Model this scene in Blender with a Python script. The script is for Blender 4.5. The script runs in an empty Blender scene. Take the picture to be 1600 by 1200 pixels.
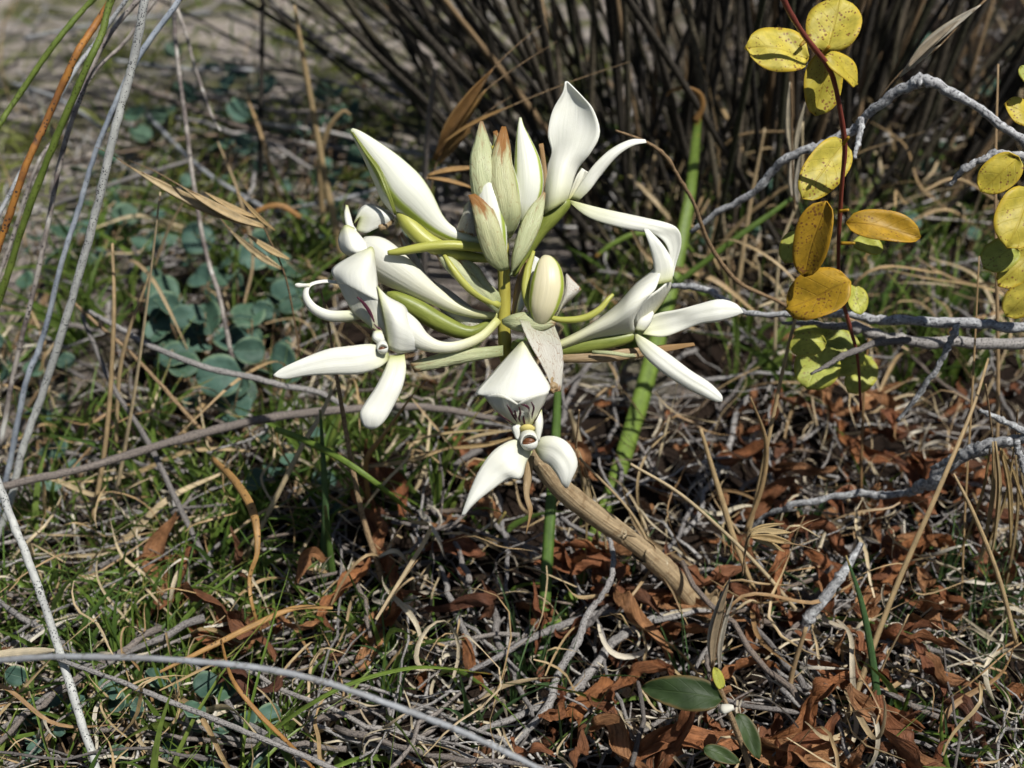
import bpy, math, random
import numpy as np
from mathutils import Vector
rng = np.random.default_rng(7)
random.seed(7)
R = math.radians
scene = bpy.context.scene
COL = scene.collection

# ------------------------------------------------------------------ camera, sky, sun, exposure
H, PITCH, FPX = 0.36, R(35.0), 1931.0            # camera height, tilt below level, focal length in photo pixels
D0 = 0.395                                       # depth of the orchid
cam_d = bpy.data.cameras.new('camera'); cam = bpy.data.objects.new('camera', cam_d); COL.objects.link(cam)
cam.location = (0, 0, H); cam.rotation_euler = (R(90) - PITCH, 0, 0)
cam_d.sensor_width = 36.0; cam_d.lens = 18.0 / (800.0 / FPX)
cam_d.clip_start = 0.01; cam_d.clip_end = 300.0
cam_d.dof.use_dof = True; cam_d.dof.focus_distance = 0.405; cam_d.dof.aperture_fstop = 11.5
scene.camera = cam
SUN_TO = Vector((0.37, -0.28, 0.88)).normalized()   # direction towards the sun
world = bpy.data.worlds.new('World'); scene.world = world; world.use_nodes = True
wn = world.node_tree.nodes; wl = world.node_tree.links
sky = wn.new('ShaderNodeTexSky'); sky.sky_type = 'NISHITA'; sky.sun_disc = False
sky.sun_elevation = math.asin(SUN_TO.z); sky.sun_rotation = math.atan2(SUN_TO.x, SUN_TO.y)
wl.new(sky.outputs[0], wn['Background'].inputs[0]); wn['Background'].inputs[1].default_value = 0.05
sun_d = bpy.data.lights.new('sun', 'SUN'); sun_d.energy = 5.0; sun_d.angle = R(0.53); sun_d.color = (1.0, 0.98, 0.94)
sun = bpy.data.objects.new('sun', sun_d); COL.objects.link(sun)
sun.rotation_euler = (-SUN_TO).to_track_quat('-Z', 'Y').to_euler(); sun.location = (0.5, -0.4, 2)
scene.view_settings.view_transform = 'Standard'; scene.view_settings.look = 'None'
scene.view_settings.exposure = 0.18; scene.view_settings.gamma = 1.0
scene.render.engine = 'CYCLES'
scene.cycles.max_bounces = 4; scene.cycles.diffuse_bounces = 1; scene.cycles.transmission_bounces = 2; scene.cycles.adaptive_threshold = 0.03
scene.cycles.sample_clamp_indirect = 4.0

# ------------------------------------------------------------------ picture pixel -> place
CP, SP = math.cos(PITCH), math.sin(PITCH)
FWD = np.array([0, CP, -SP]); UPV = np.array([0, SP, CP]); RGT = np.array([1.0, 0, 0]); CAM = np.array([0, 0, H])
PX = D0 / FPX                                    # metres per photo pixel at the orchid
def ray(px, py): return FWD + RGT * (px - 800) / FPX + UPV * (600 - py) / FPX
def gh(x, y):                                    # lie of the ground
    return (0.006 * np.sin(x * 17 + 1.3) * np.cos(y * 13 + .4) + 0.003 * np.sin(x * 41 + y * 29)
            + 0.02 * np.clip(y - 0.9, 0, 3) ** 2)
def P(px, py, dz=0.0): return CAM + ray(px, py) * (D0 - dz * PX)         # dz: photo pixels towards the viewer from the orchid's plane
def YP(px, py, Y): r = ray(px, py); return CAM + r * (Y / r[1])          # on the upright plane at distance Y
def G(px, py, h=0.0):                                                    # on the ground (h metres above it)
    r = ray(px, py); t = (h - H) / r[2]
    for _ in range(3):
        q = CAM + r * t; t = (gh(q[0], q[1]) + h - H) / r[2]
    return CAM + r * t

# ------------------------------------------------------------------ mesh helpers
def cr(a, n):                                    # Catmull-Rom along axis 0
    a = np.asarray(a, float); k = len(a)
    if k == 2:
        t = np.linspace(0, 1, n).reshape((n,) + (1,) * (a.ndim - 1)); return a[0] * (1 - t) + a[1] * t
    s = np.linspace(0, k - 1, n); i = np.clip(s.astype(int), 0, k - 2); t = (s - i).reshape((n,) + (1,) * (a.ndim - 1))
    e = np.concatenate([[2 * a[0] - a[1]], a, [2 * a[-1] - a[-2]]])
    p0, p1, p2, p3 = e[i], e[i + 1], e[i + 2], e[i + 3]
    return 0.5 * (2 * p1 + (p2 - p0) * t + (2 * p0 - 5 * p1 + 4 * p2 - p3) * t ** 2 + (3 * p1 - p0 - 3 * p2 + p3) * t ** 3)
def grid(nu, nv, wrap=False):
    i = np.arange(nu - 1)[:, None]; j = np.arange(nv if wrap else nv - 1)[None, :]
    a = i * nv + j; b = i * nv + (j + 1) % nv
    return np.stack([a, b, b + nv, a + nv], -1).reshape(-1, 4)
def norm(v): return v / np.maximum(np.linalg.norm(v, axis=-1, keepdims=True), 1e-12)
def frames(p, up=None):
    t = norm(np.gradient(p, axis=0)); n = len(p); s = np.zeros_like(p)
    a = np.array([0.13, 0.21, 0.97]) if up is None else np.asarray(up, float)
    if abs(t[0] @ a) > 0.95: a = np.array([1.0, 0.1, 0.0])
    s0 = np.cross(t[0], a); s[0] = s0 / np.linalg.norm(s0)
    for i in range(1, n):
        v = s[i - 1] - t[i] * (s[i - 1] @ t[i]); s[i] = v / max(np.linalg.norm(v), 1e-9)
    return t, s, np.cross(s, t)
def tube(pts, rad, n=16, sides=8, flat=1.0, rough=0.0, up=None, cap=True):
    p = cr(pts, n); r = cr(np.asarray(rad, float)[:, None], n)[:, 0] if np.ndim(rad) else np.full(n, rad, float)
    r = np.maximum(r, 1e-5)
    if rough: r = r * (1 + rough * rng.normal(size=n))
    t, s, b = frames(p, up)
    if cap:
        p = np.concatenate([p[:1], p, p[-1:]]); s = np.concatenate([s[:1], s, s[-1:]]); b = np.concatenate([b[:1], b, b[-1:]])
        r = np.concatenate([[r[0] * .05], r, [r[-1] * .05]]); n += 2
    th = np.linspace(0, 2 * np.pi, sides, endpoint=False)
    V = p[:, None] + r[:, None, None] * (np.cos(th)[None, :, None] * s[:, None] + flat * np.sin(th)[None, :, None] * b[:, None])
    uv = np.stack(np.broadcast_arrays(np.linspace(0, 1, n)[:, None], (th / (2 * np.pi))[None, :]), -1).reshape(-1, 2)
    return V.reshape(-1, 3), grid(n, sides, True), uv
def ribbon(pts, wid, n=12, nv=3, up=None, fold=0.25, twist=0.0, roll=0.0, wave=0.0):
    p = cr(pts, n); w = (cr(np.asarray(wid, float)[:, None], n)[:, 0] if np.ndim(wid) else np.full(n, wid, float)) * .5
    w = np.maximum(w, 1e-5)
    t, s, b = frames(p, up)
    a = np.linspace(0, twist, n) + roll; ca, sa = np.cos(a)[:, None], np.sin(a)[:, None]
    s, b = s * ca + b * sa, b * ca - s * sa
    v = np.linspace(-1, 1, nv)
    wv = wave * np.sin(np.linspace(0, 17, n) + rng.uniform(0, 6))[:, None] * v[None, :] if wave else 0
    V = p[:, None] + w[:, None, None] * v[None, :, None] * s[:, None] + (w[:, None] * (fold * np.abs(v)[None, :] ** 1.5 + wv))[..., None] * b[:, None]
    uv = np.stack(np.broadcast_arrays(np.linspace(0, 1, n)[:, None], (v * .5 + .5)[None, :]), -1).reshape(-1, 2)
    return V.reshape(-1, 3), grid(n, nv), uv
def loft(rows, nu=18, nv=12, px=True):           # rows of control points -> one smooth sheet
    a = np.array([[P(*q) for q in r] for r in rows]) if px else np.array(rows, float)
    a = cr(a, nu); a = np.swapaxes(cr(np.swapaxes(a, 0, 1), nv), 0, 1)
    uv = np.stack(np.broadcast_arrays(np.linspace(0, 1, nu)[:, None], np.linspace(0, 1, nv)[None, :]), -1).reshape(-1, 2)
    return a.reshape(-1, 3), grid(nu, nv), uv
def join(parts):
    V, F, U, k = [], [], [], 0
    for v, f, u in parts: V.append(v); F.append(f + k); U.append(u); k += len(v)
    return np.concatenate(V), np.concatenate(F), np.concatenate(U)
def mesh(name, V, F, uv, mat, rnd=None):
    me = bpy.data.meshes.new(name)
    me.vertices.add(len(V)); me.vertices.foreach_set('co', np.asarray(V, np.float32).ravel())
    F = np.asarray(F, np.int32); me.loops.add(F.size); me.loops.foreach_set('vertex_index', F.ravel())
    me.polygons.add(len(F)); me.polygons.foreach_set('loop_start', np.arange(0, F.size, 4, dtype=np.int32))
    try: me.polygons.foreach_set('loop_total', np.full(len(F), 4, np.int32))
    except Exception: pass
    me.polygons.foreach_set('use_smooth', np.ones(len(F), bool))
    ul = me.uv_layers.new(name='UVMap'); ul.data.foreach_set('uv', np.asarray(uv, np.float32)[F.ravel()].ravel())
    if rnd is not None:
        at = me.attributes.new('rnd', 'FLOAT', 'POINT'); at.data.foreach_set('value', np.asarray(rnd, np.float32))
    me.update(calc_edges=True); me.materials.append(mat); return me
def tag(o, label=None, cat=None, group=None, kind=None):
    for k, v in (('label', label), ('category', cat), ('group', group), ('kind', kind)):
        if v: o[k] = v
    return o
def empty(name, base, label, cat, group=None):
    o = bpy.data.objects.new(name, None); o.empty_display_size = .01; COL.objects.link(o); o.location = base
    return tag(o, label, cat, group)
def wpos(o):
    p = np.array(o.location)
    while o.parent is not None: o = o.parent; p = p + np.array(o.location)
    return p
def obj(name, geo, mat, parent=None, base=None, solid=0.0, sub=0):
    V, F, uv = geo; off = np.zeros(3) if parent is None else wpos(parent)
    if base is not None and parent is None: off = np.asarray(base, float)
    o = bpy.data.objects.new(name, mesh(name, V - off, F, uv, mat)); COL.objects.link(o)
    if parent is not None: o.parent = parent
    elif base is not None: o.location = base
    if sub:
        m = o.modifiers.new('smooth', 'SUBSURF'); m.levels = m.render_levels = sub
    if solid:
        m = o.modifiers.new('thickness', 'SOLIDIFY'); m.thickness = solid; m.offset = 0
    return o
def thing(name, geo, mat, label, cat, group=None, base=None, solid=0.0):
    V = geo[0]; b = V[np.argmin(V[:, 2])] if base is None else base
    return tag(obj(name, geo, mat, None, b, solid), label, cat, group)
def copy_tree(o, parent=None):
    c = o.copy(); COL.objects.link(c); c.parent = parent
    for ch in o.children: copy_tree(ch, c)
    return c

# ------------------------------------------------------------------ materials
class N:
    def __init__(s, name):
        s.m = bpy.data.materials.new(name); s.m.use_nodes = True; s.t = s.m.node_tree; s.n = s.t.nodes; s.l = s.t.links
        s.b = s.n['Principled BSDF']; s.out = s.n['Material Output']
    def new(s, k, **kw):
        x = s.n.new(k)
        for a, v in kw.items(): setattr(x, a, v)
        return x
    def link(s, a, b): s.l.new(a, b)
    def math(s, op, a, b=None, c=None):
        x = s.new('ShaderNodeMath', operation=op)
        for i, v in enumerate((a, b, c)):
            if v is None: continue
            if hasattr(v, 'is_linked'): s.link(v, x.inputs[i])
            else: x.inputs[i].default_value = v
        return x.outputs[0]
    def ramp(s, fac, stops, interp='LINEAR'):
        x = s.new('ShaderNodeValToRGB'); x.color_ramp.interpolation = interp; e = x.color_ramp.elements
        while len(e) < len(stops): e.new(.5)
        for k, (p, c) in enumerate(stops):
            e[k].position = p; e[k].color = (*c, 1) if len(c) == 3 else c
        s.link(fac, x.inputs[0]); return x.outputs[0]
    def mix(s, fac, a, b, mode='MIX'):
        x = s.new('ShaderNodeMix', data_type='RGBA', blend_type=mode)
        for sock, v in ((x.inputs[0], fac), (x.inputs[6], a), (x.inputs[7], b)):
            if hasattr(v, 'is_linked'): s.link(v, sock)
            elif isinstance(v, (int, float)): sock.default_value = v
            else: sock.default_value = (*v, 1)
        return x.outputs[2]
    def co(s, which='Object', scale=(1, 1, 1)):
        tc = s.new('ShaderNodeTexCoord'); mp = s.new('ShaderNodeMapping'); mp.inputs['Scale'].default_value = scale
        s.link(tc.outputs[which], mp.inputs[0]); return mp.outputs[0]
    def noise(s, scale, detail=4, which='Object', stretch=(1, 1, 1), rough=.6):
        x = s.new('ShaderNodeTexNoise'); x.inputs['Scale'].default_value = scale; x.inputs['Detail'].default_value = detail
        x.inputs['Roughness'].default_value = rough
        s.link(s.co(which, stretch), x.inputs['Vector']); return x.outputs['Fac']
    def voro(s, scale, feature='F1', which='Object', stretch=(1, 1, 1), out='Distance'):
        x = s.new('ShaderNodeTexVoronoi', feature=feature); x.inputs['Scale'].default_value = scale
        s.link(s.co(which, stretch), x.inputs['Vector']); return x.outputs[out]
    def uv(s):
        tc = s.new('ShaderNodeTexCoord'); sp = s.new('ShaderNodeSeparateXYZ'); s.link(tc.outputs['UV'], sp.inputs[0])
        return sp.outputs[0], sp.outputs[1]
    def rnd(s):
        a = s.new('ShaderNodeAttribute', attribute_name='rnd'); o = s.new('ShaderNodeObjectInfo')
        return s.math('FRACT', s.math('ADD', a.outputs['Fac'], o.outputs['Random']))
    def done(s, col, rough=.6, trans=0.0, tcol=None, bump=None, bstr=.3, bdist=.0005, spec=.3):
        if hasattr(col, 'is_linked'): s.link(col, s.b.inputs['Base Color'])
        else: s.b.inputs['Base Color'].default_value = (*col, 1)
        s.b.inputs['Roughness'].default_value = rough; s.b.inputs['Specular IOR Level'].default_value = spec
        nrm = None
        if bump is not None:
            bp = s.new('ShaderNodeBump'); bp.inputs['Strength'].default_value = bstr; bp.inputs['Distance'].default_value = bdist
            s.link(bump, bp.inputs['Height']); nrm = bp.outputs[0]; s.link(nrm, s.b.inputs['Normal'])
        if trans:
            tr = s.new('ShaderNodeBsdfTranslucent'); mx = s.new('ShaderNodeMixShader'); mx.inputs[0].default_value = trans
            c = col if tcol is None else tcol
            if hasattr(c, 'is_linked'): s.link(c, tr.inputs[0])
            else: tr.inputs[0].default_value = (*c, 1)
            if nrm is not None: s.link(nrm, tr.inputs['Normal'])
            s.link(s.b.outputs[0], mx.inputs[1]); s.link(tr.outputs[0], mx.inputs[2]); s.link(mx.outputs[0], s.out.inputs[0])
        return s.m
def even(cols): return [(i / max(len(cols) - 1, 1), c) for i, c in enumerate(cols)]

def m_blade(name, cols, trans=.3, tip=None, tip_at=.75, rough=.45, spots=None, spec=.4, base=None, lite=False):
    n = N(name); u, v = n.uv(); c = n.ramp(n.rnd(), even(cols))
    st = n.noise(1.0, 3, 'UV', (3, 14, 1))
    c = n.mix(1.0, c, n.ramp(st, [(.3, (.72, .72, .70)), (.7, (1.25, 1.22, 1.15))]), 'MULTIPLY')
    blot = n.noise(260, 1 if lite else 3)
    c = n.mix(1.0, c, n.ramp(blot, [(.3, (.75, .75, .75)), (.75, (1.18, 1.15, 1.1))]), 'MULTIPLY')
    if tip: c = n.mix(n.ramp(n.math('ADD', u, n.math('MULTIPLY', n.math('SUBTRACT', blot, .5), .5)), [(tip_at, (0, 0, 0)), (min(tip_at + .2, 1), (1, 1, 1))]), c, tip)
    if base: c = n.mix(n.ramp(u, [(0, (1, 1, 1)), (.25, (0, 0, 0))]), c, base)
    if spots: c = n.mix(n.ramp(n.voro(420), [(.13, (1, 1, 1)), (.2, (0, 0, 0))]), c, spots)
    return n.done(c, rough, trans, None, None if lite else st, .5, .0004, spec)
def m_wood(name, cols, dark, scale=900, lichen=None, la=.56, rough=.85, grain=(8, 12, 1), gb=1.0, lite=False):
    n = N(name); c = n.ramp(n.rnd(), even(cols))
    if lite: return n.done(n.mix(1.0, c, n.ramp(n.noise(scale, 2), [(.3, (.4, .4, .4)), (.65, (1.3, 1.3, 1.3))]), 'MULTIPLY'), rough, spec=.15)
    f = n.noise(1.0, 5, 'UV', grain); g = n.noise(scale, 4)
    c = n.mix(1.0, c, n.ramp(f, [(.25, (.55, .55, .55)), (.75, (1.35, 1.33, 1.3))]), 'MULTIPLY')
    c = n.mix(n.ramp(g, [(.36, (1, 1, 1)), (.50, (0, 0, 0))]), c, dark)
    if lichen: c = n.mix(n.ramp(n.noise(scale * .55, 5, rough=.75), [(la, (0, 0, 0)), (la + .12, (1, 1, 1))]), c, lichen)
    h = n.math('ADD', f, n.math('MULTIPLY', g, gb))
    return n.done(c, rough, 0, None, h, .8, .0006, .15)
def m_cane(name, col, col2, speck=None, sscale=800, rough=.6, bands=None):
    n = N(name); u, v = n.uv(); g = n.noise(120, 4); f = n.noise(1.0, 4, 'UV', (60, 5, 1))
    c = n.mix(n.ramp(g, [(.35, (0, 0, 0)), (.65, (1, 1, 1))]), col, col2)
    c = n.mix(1.0, c, n.ramp(f, [(.25, (.75, .75, .75)), (.75, (1.15, 1.15, 1.15))]), 'MULTIPLY')
    if speck:
        d = n.math('ADD', n.voro(sscale), n.math('MULTIPLY', n.math('SUBTRACT', n.noise(160, 2), .5), .9))
        c = n.mix(n.ramp(d, [(.20, (1, 1, 1)), (.30, (0, 0, 0))]), c, speck)
    if bands: c = n.mix(n.ramp(n.noise(1.0, 2, 'UV', (9, .2, 1)), [(.60, (0, 0, 0)), (.66, (1, 1, 1))]), c, bands)
    return n.done(c, rough, 0, None, f, .5, .0004, .3)

def m_petal():
    n = N('white_petal'); u, v = n.uv()
    c = n.ramp(u, [(0, (.50, .53, .20)), (.10, (.78, .78, .56)), (.28, (.87, .86, .77)), (1, (.88, .88, .82))])
    ve = n.noise(1.0, 3, 'UV', (2.2, 16, 1)); c = n.mix(1.0, c, n.ramp(ve, [(.3, (.97, .97, .955)), (.7, (1.01, 1.01, 1.01))]), 'MULTIPLY')
    blot = n.noise(170, 3); c = n.mix(1.0, c, n.ramp(blot, [(.3, (.95, .95, .92)), (.7, (1.01, 1.01, 1.01))]), 'MULTIPLY')
    fine = n.noise(2600, 2)
    return n.done(c, .42, .27, (.84, .83, .62), n.math('ADD', ve, n.math('MULTIPLY', fine, .25)), .22, .0007, .35)
def m_hood():
    n = N('cream_petal'); u, v = n.uv()
    c = n.ramp(u, [(0, (.56, .57, .16)), (.16, (.74, .73, .40)), (.40, (.84, .82, .65)), (.7, (.87, .86, .76)), (1, (.88, .87, .80))])
    ve = n.noise(1.0, 3, 'UV', (1.6, 14, 1)); c = n.mix(1.0, c, n.ramp(ve, [(.3, (.92, .92, .86)), (.7, (1.02, 1.02, 1.02))]), 'MULTIPLY')
    return n.done(c, .42, .27, (.82, .80, .52), n.math('ADD', ve, n.math('MULTIPLY', n.noise(2400, 2), .25)), .35, .0007, .35)
def m_bud(edge=(.36, .45, .07), body=(.85, .85, .72), lo=(.48, .54, .16), k=2, panel=None, off=.5):
    n = N('bud_skin'); u, v = n.uv()
    c = n.ramp(u, [(0, lo), (.22, body), (.85, body), (1, (.7, .72, .45))])
    if panel: c = n.mix(n.ramp(n.noise(1.0, 3, 'UV', (2, 3, 1)), [(.35, (0, 0, 0)), (.7, (1, 1, 1))]), c, panel)
    if k == 2: a = n.math('ABSOLUTE', n.math('SUBTRACT', n.math('ABSOLUTE', n.math('SUBTRACT', n.math('FRACT', n.math('MULTIPLY', v, 2.0)), .5)), .36))
    else: a = n.math('ABSOLUTE', n.math('SUBTRACT', n.math('FRACT', n.math('ADD', n.math('MULTIPLY', v, float(k)), off)), .5))
    a = n.math('ADD', a, n.math('MULTIPLY', n.math('SUBTRACT', n.noise(1.0, 2, 'UV', (9, 4, 1)), .5), .04))
    c = n.mix(n.ramp(a, [(.02 * k, (1, 1, 1)), (.05 * k, (0, 0, 0))]), c, edge)
    return n.done(c, .4, .22, (.7, .72, .3), n.noise(1.0, 3, 'UV', (2, 22, 1)), .35, .0006, .4)
def m_bract(name, base, tipc, tip_at=.7, vein=(.28, .12, .03), vamt=.7, green=(.40, .45, .22)):
    n = N(name); u, v = n.uv()
    c = n.ramp(u, [(0, green), (.35, base), (1, base)])
    net = n.voro(1.0, 'DISTANCE_TO_EDGE', 'UV', (6, 15, 1)); nz = n.noise(1.0, 3, 'UV', (3, 3, 1))
    vm = n.math('MULTIPLY', n.ramp(net, [(.012, (1, 1, 1)), (.045, (0, 0, 0))]), n.ramp(nz, [(.35, (0.1, 0.1, 0.1)), (.65, (1, 1, 1))]))
    c = n.mix(n.math('MULTIPLY', vm, vamt), c, vein)
    w = n.math('ADD', u, n.math('MULTIPLY', n.math('SUBTRACT', nz, .5), .9))
    c = n.mix(n.ramp(w, [(tip_at, (0, 0, 0)), (tip_at + .18, (1, 1, 1))]), c, tipc)
    return n.done(c, .45, .35, None, n.math('ADD', nz, net), .5, .0006, .4)
def m_green(name, a, b, trans=.15, rough=.4, sc=(6, 10, 1)):
    n = N(name); f = n.noise(1.0, 4, 'UV', sc)
    return n.done(n.ramp(f, [(.3, a), (.7, b)]), rough, trans, None, f, .3, .0005, .4)
def m_leaf(name, cols, edge=None, spots=None, vein=(.1, .1, .02), va=.25, trans=.3, rough=.5, scale=200):
    n = N(name); u, v = n.uv(); c = n.ramp(n.rnd(), even(cols))
    g = n.noise(scale, 4); c = n.mix(1.0, c, n.ramp(g, [(.3, (.72, .74, .7)), (.7, (1.2, 1.18, 1.15))]), 'MULTIPLY')
    mid = n.math('ABSOLUTE', n.math('SUBTRACT', v, .5))
    sidev = n.math('ABSOLUTE', n.math('SUBTRACT', n.math('FRACT', n.math('SUBTRACT', n.math('MULTIPLY', u, 5.0), n.math('MULTIPLY', mid, 3.0))), .5))
    vv = n.math('MAXIMUM', n.ramp(mid, [(.012, (1, 1, 1)), (.03, (0, 0, 0))]), n.math('MULTIPLY', n.ramp(sidev, [(.02, (1, 1, 1)), (.05, (0, 0, 0))]), .5))
    c = n.mix(n.math('MULTIPLY', vv, va), c, vein)
    if edge: c = n.mix(n.ramp(n.math('ADD', mid, n.math('MULTIPLY', n.math('SUBTRACT', g, .5), .2)), [(.40, (0, 0, 0)), (.5, (1, 1, 1))]), c, edge)
    if spots:
        sp = n.math('ADD', n.voro(scale * 3.2), n.math('MULTIPLY', n.math('SUBTRACT', n.noise(scale * .7, 2), .5), 1.2))
        c = n.mix(n.ramp(sp, [(.12, (1, 1, 1)), (.25, (0, 0, 0))]), c, spots)
    return n.done(c, rough, trans, None, n.math('SUBTRACT', g, n.math('MULTIPLY', vv, .5)), .5, .0005, .35)

def m_dead():
    n = N('dead_brown_leaf'); u, v = n.uv(); c = n.ramp(n.rnd(), even([(.29, .115, .045), (.17, .060, .028), (.40, .20, .09), (.11, .045, .028), (.36, .15, .058), (.24, .095, .048)]))
    w = n.noise(1.0, 4, 'UV', (2.2, 11, 1), .65); g = n.noise(330, 5, rough=.7)
    c = n.mix(1.0, c, n.ramp(w, [(.3, (.55, .52, .5)), (.55, (1, 1, 1)), (.75, (1.45, 1.4, 1.3))]), 'MULTIPLY')
    c = n.mix(1.0, c, n.ramp(g, [(.3, (.6, .58, .55)), (.7, (1.25, 1.25, 1.2))]), 'MULTIPLY')
    return n.done(c, .6, .18, None, n.math('ADD', w, n.math('MULTIPLY', g, .5)), .9, .0016, .3)
M = dict(
    petal=m_petal(), hood=m_hood(), bud=m_bud(), bud2=m_bud(k=3, off=.25), budp=m_bud(edge=(.34, .42, .05), body=(.74, .66, .40), panel=(.80, .72, .50), k=2),
    pedicel=m_green('yellow_green_stalk', (.36, .37, .06), (.48, .47, .11)), ovary=m_green('green_ovary', (.15, .185, .03), (.27, .30, .06)),
    axis=m_green('olive_stem', (.30, .25, .04), (.44, .40, .07), .08, .45, (10, 6, 1)),
    bractg=m_bract('pale_green_bract', (.60, .63, .36), (.44, .27, .14), .84), bractb=m_bract('brown_tipped_bract', (.60, .60, .33), (.36, .17, .05), .62, vamt=.6),
    bractn=m_bract('netted_papery_bract', (.68, .65, .56), (.38, .22, .11), .88, vamt=1.0, green=(.5, .5, .35)), bractd=m_bract('dry_bract', (.46, .33, .18), (.40, .24, .10), .6, vamt=.5, green=(.42, .30, .15)),
    purple=N('purple_streak').done((.055, .008, .02), .5), brown=N('brown_cavity').done((.13, .05, .02), .4), anther=N('yellow_anther').done((.52, .44, .14), .6),
    cane_white=m_cane('grey_speckled_cane', (.48, .48, .44), (.36, .36, .34), (.05, .05, .055), 1350), cane_grey=m_cane('grey_cane', (.36, .37, .36), (.25, .25, .26), (.08, .08, .08), 1300, bands=(.13, .12, .12)),
    cane_green=m_cane('green_cane', (.13, .17, .03), (.09, .13, .02), (.05, .06, .01), 900), cane_orange=m_cane('orange_cane', (.34, .15, .03), (.22, .09, .03), (.05, .03, .02), 800, bands=(.06, .035, .03)),  # the orange cane's dark bands paint in shadows cast by neighbouring canes
    cane_blue=m_cane('blue_grey_cane', (.38, .41, .44), (.22, .25, .30), (.10, .11, .13), 1200), cane_mott=m_cane('mottled_cane', (.42, .38, .33), (.14, .11, .10), (.06, .05, .05), 700, bands=(.55, .53, .48)),
    cane_pale=m_cane('pale_smooth_cane', (.30, .31, .32), (.22, .22, .22), (.14, .13, .12), 900),
    cane_dark=None, lichen=m_wood('lichened_bark', [(.30, .30, .30), (.36, .36, .365), (.26, .26, .26)], (.10, .10, .105), 900, (.56, .57, .56), .52, grain=(14, 7, 1)),
    twig=m_wood('weathered_twig', [(.20, .185, .175), (.30, .285, .27), (.13, .115, .105), (.38, .365, .35), (.17, .13, .10), (.24, .23, .225)], (.07, .062, .06), 1700), twigl=m_wood('fine_twig', [(.22, .20, .185), (.34, .32, .30), (.12, .10, .09), (.44, .42, .39), (.18, .13, .09), (.26, .25, .24)], (.07, .062, .06), 1200, lite=True), stalk=m_wood('tan_stalk', [(.30, .21, .12), (.24, .16, .09)], (.12, .075, .04), 1200),
    stemdry=m_wood('papery_stem', [(.40, .30, .18), (.36, .27, .16)], (.24, .165, .09), 300, (.52, .44, .30), .60, .55, (2.5, 30, 1), .15),
    straw=m_blade('straw', [(.52, .40, .23), (.42, .29, .15), (.60, .50, .33), (.34, .20, .09)], .3), strawl=m_blade('fine_straw', [(.52, .40, .23), (.42, .29, .15), (.60, .50, .33), (.34, .20, .09)], .3, lite=True), strawpl=m_blade('fine_bleached_straw', [(.60, .54, .42), (.52, .44, .31), (.64, .60, .52), (.42, .33, .22)], .25, lite=True), grassl=m_blade('fine_green_grass', [(.12, .20, .035), (.18, .28, .055), (.085, .165, .04), (.24, .32, .07)], .38, lite=True), strawp=m_blade('bleached_straw', [(.60, .54, .42), (.52, .44, .31), (.64, .60, .52), (.42, .33, .22)], .25),
    ginger=m_blade('ginger_blade', [(.40, .20, .06), (.46, .27, .10), (.34, .15, .05)], .3, spots=(.10, .05, .02)),
    grass=m_blade('green_grass', [(.12, .20, .035), (.18, .28, .055), (.085, .165, .04), (.24, .32, .07)], .38, (.42, .32, .10), .86), grassb=m_blade('blue_green_grass', [(.08, .16, .06), (.11, .20, .08), (.07, .14, .04)], .35, (.35, .27, .1), .95),
    strap=m_blade('strap_leaf', [(.19, .29, .05), (.23, .34, .065)], .45, (.36, .20, .05), .90), strapd=m_blade('dark_strap_leaf', [(.09, .165, .03), (.10, .18, .035)], .25, None),
    leafg=m_leaf('glaucous_leaf', [(.038, .082, .060), (.075, .145, .112), (.028, .062, .042), (.06, .12, .075), (.09, .165, .125)], (.15, .22, .13), None, (.13, .19, .12), .3, .2, .6),
    leafy=m_leaf('yellow_leaf', [(.56, .45, .055), (.50, .42, .06), (.60, .50, .08)], (.62, .44, .04), (.26, .13, .03), (.42, .30, .03), .4, .32, .5, 260), leafo=m_leaf('amber_leaf', [(.46, .28, .02), (.42, .24, .02)], (.50, .28, .02), (.22, .10, .02), (.30, .16, .02), .4, .3, .5, 260),
    leafl=m_leaf('lime_leaf', [(.50, .50, .09), (.42, .46, .10)], (.48, .44, .06), (.30, .24, .06), (.30, .32, .05), .4, .35, .5, 260), leafk=m_leaf('small_green_leaf', [(.028, .05, .014), (.05, .08, .02)], (.12, .08, .025), None, (.05, .08, .02), .3, .2, .55),
    leafb=m_dead(),
    redstem=m_green('red_stem', (.12, .025, .02), (.20, .05, .03), 0, .4), seed=m_blade('oat_husk', [(.55, .42, .22), (.48, .34, .16), (.60, .50, .32)], .35), seedb=m_blade('brown_husk', [(.38, .22, .08), (.45, .28, .11), (.30, .16, .06)], .3),
    white=N('white_node').done((.52, .50, .42), .8), culm=m_wood('dark_culm', [(.030, .026, .021), (.055, .046, .035), (.022, .02, .018), (.085, .07, .05), (.03, .034, .017), (.15, .12, .085)], (.02, .018, .016), 700, lite=True),
    moss=m_blade('moss', [(.20, .24, .04), (.26, .30, .06), (.14, .18, .03)], .3, lite=True),
)

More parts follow.
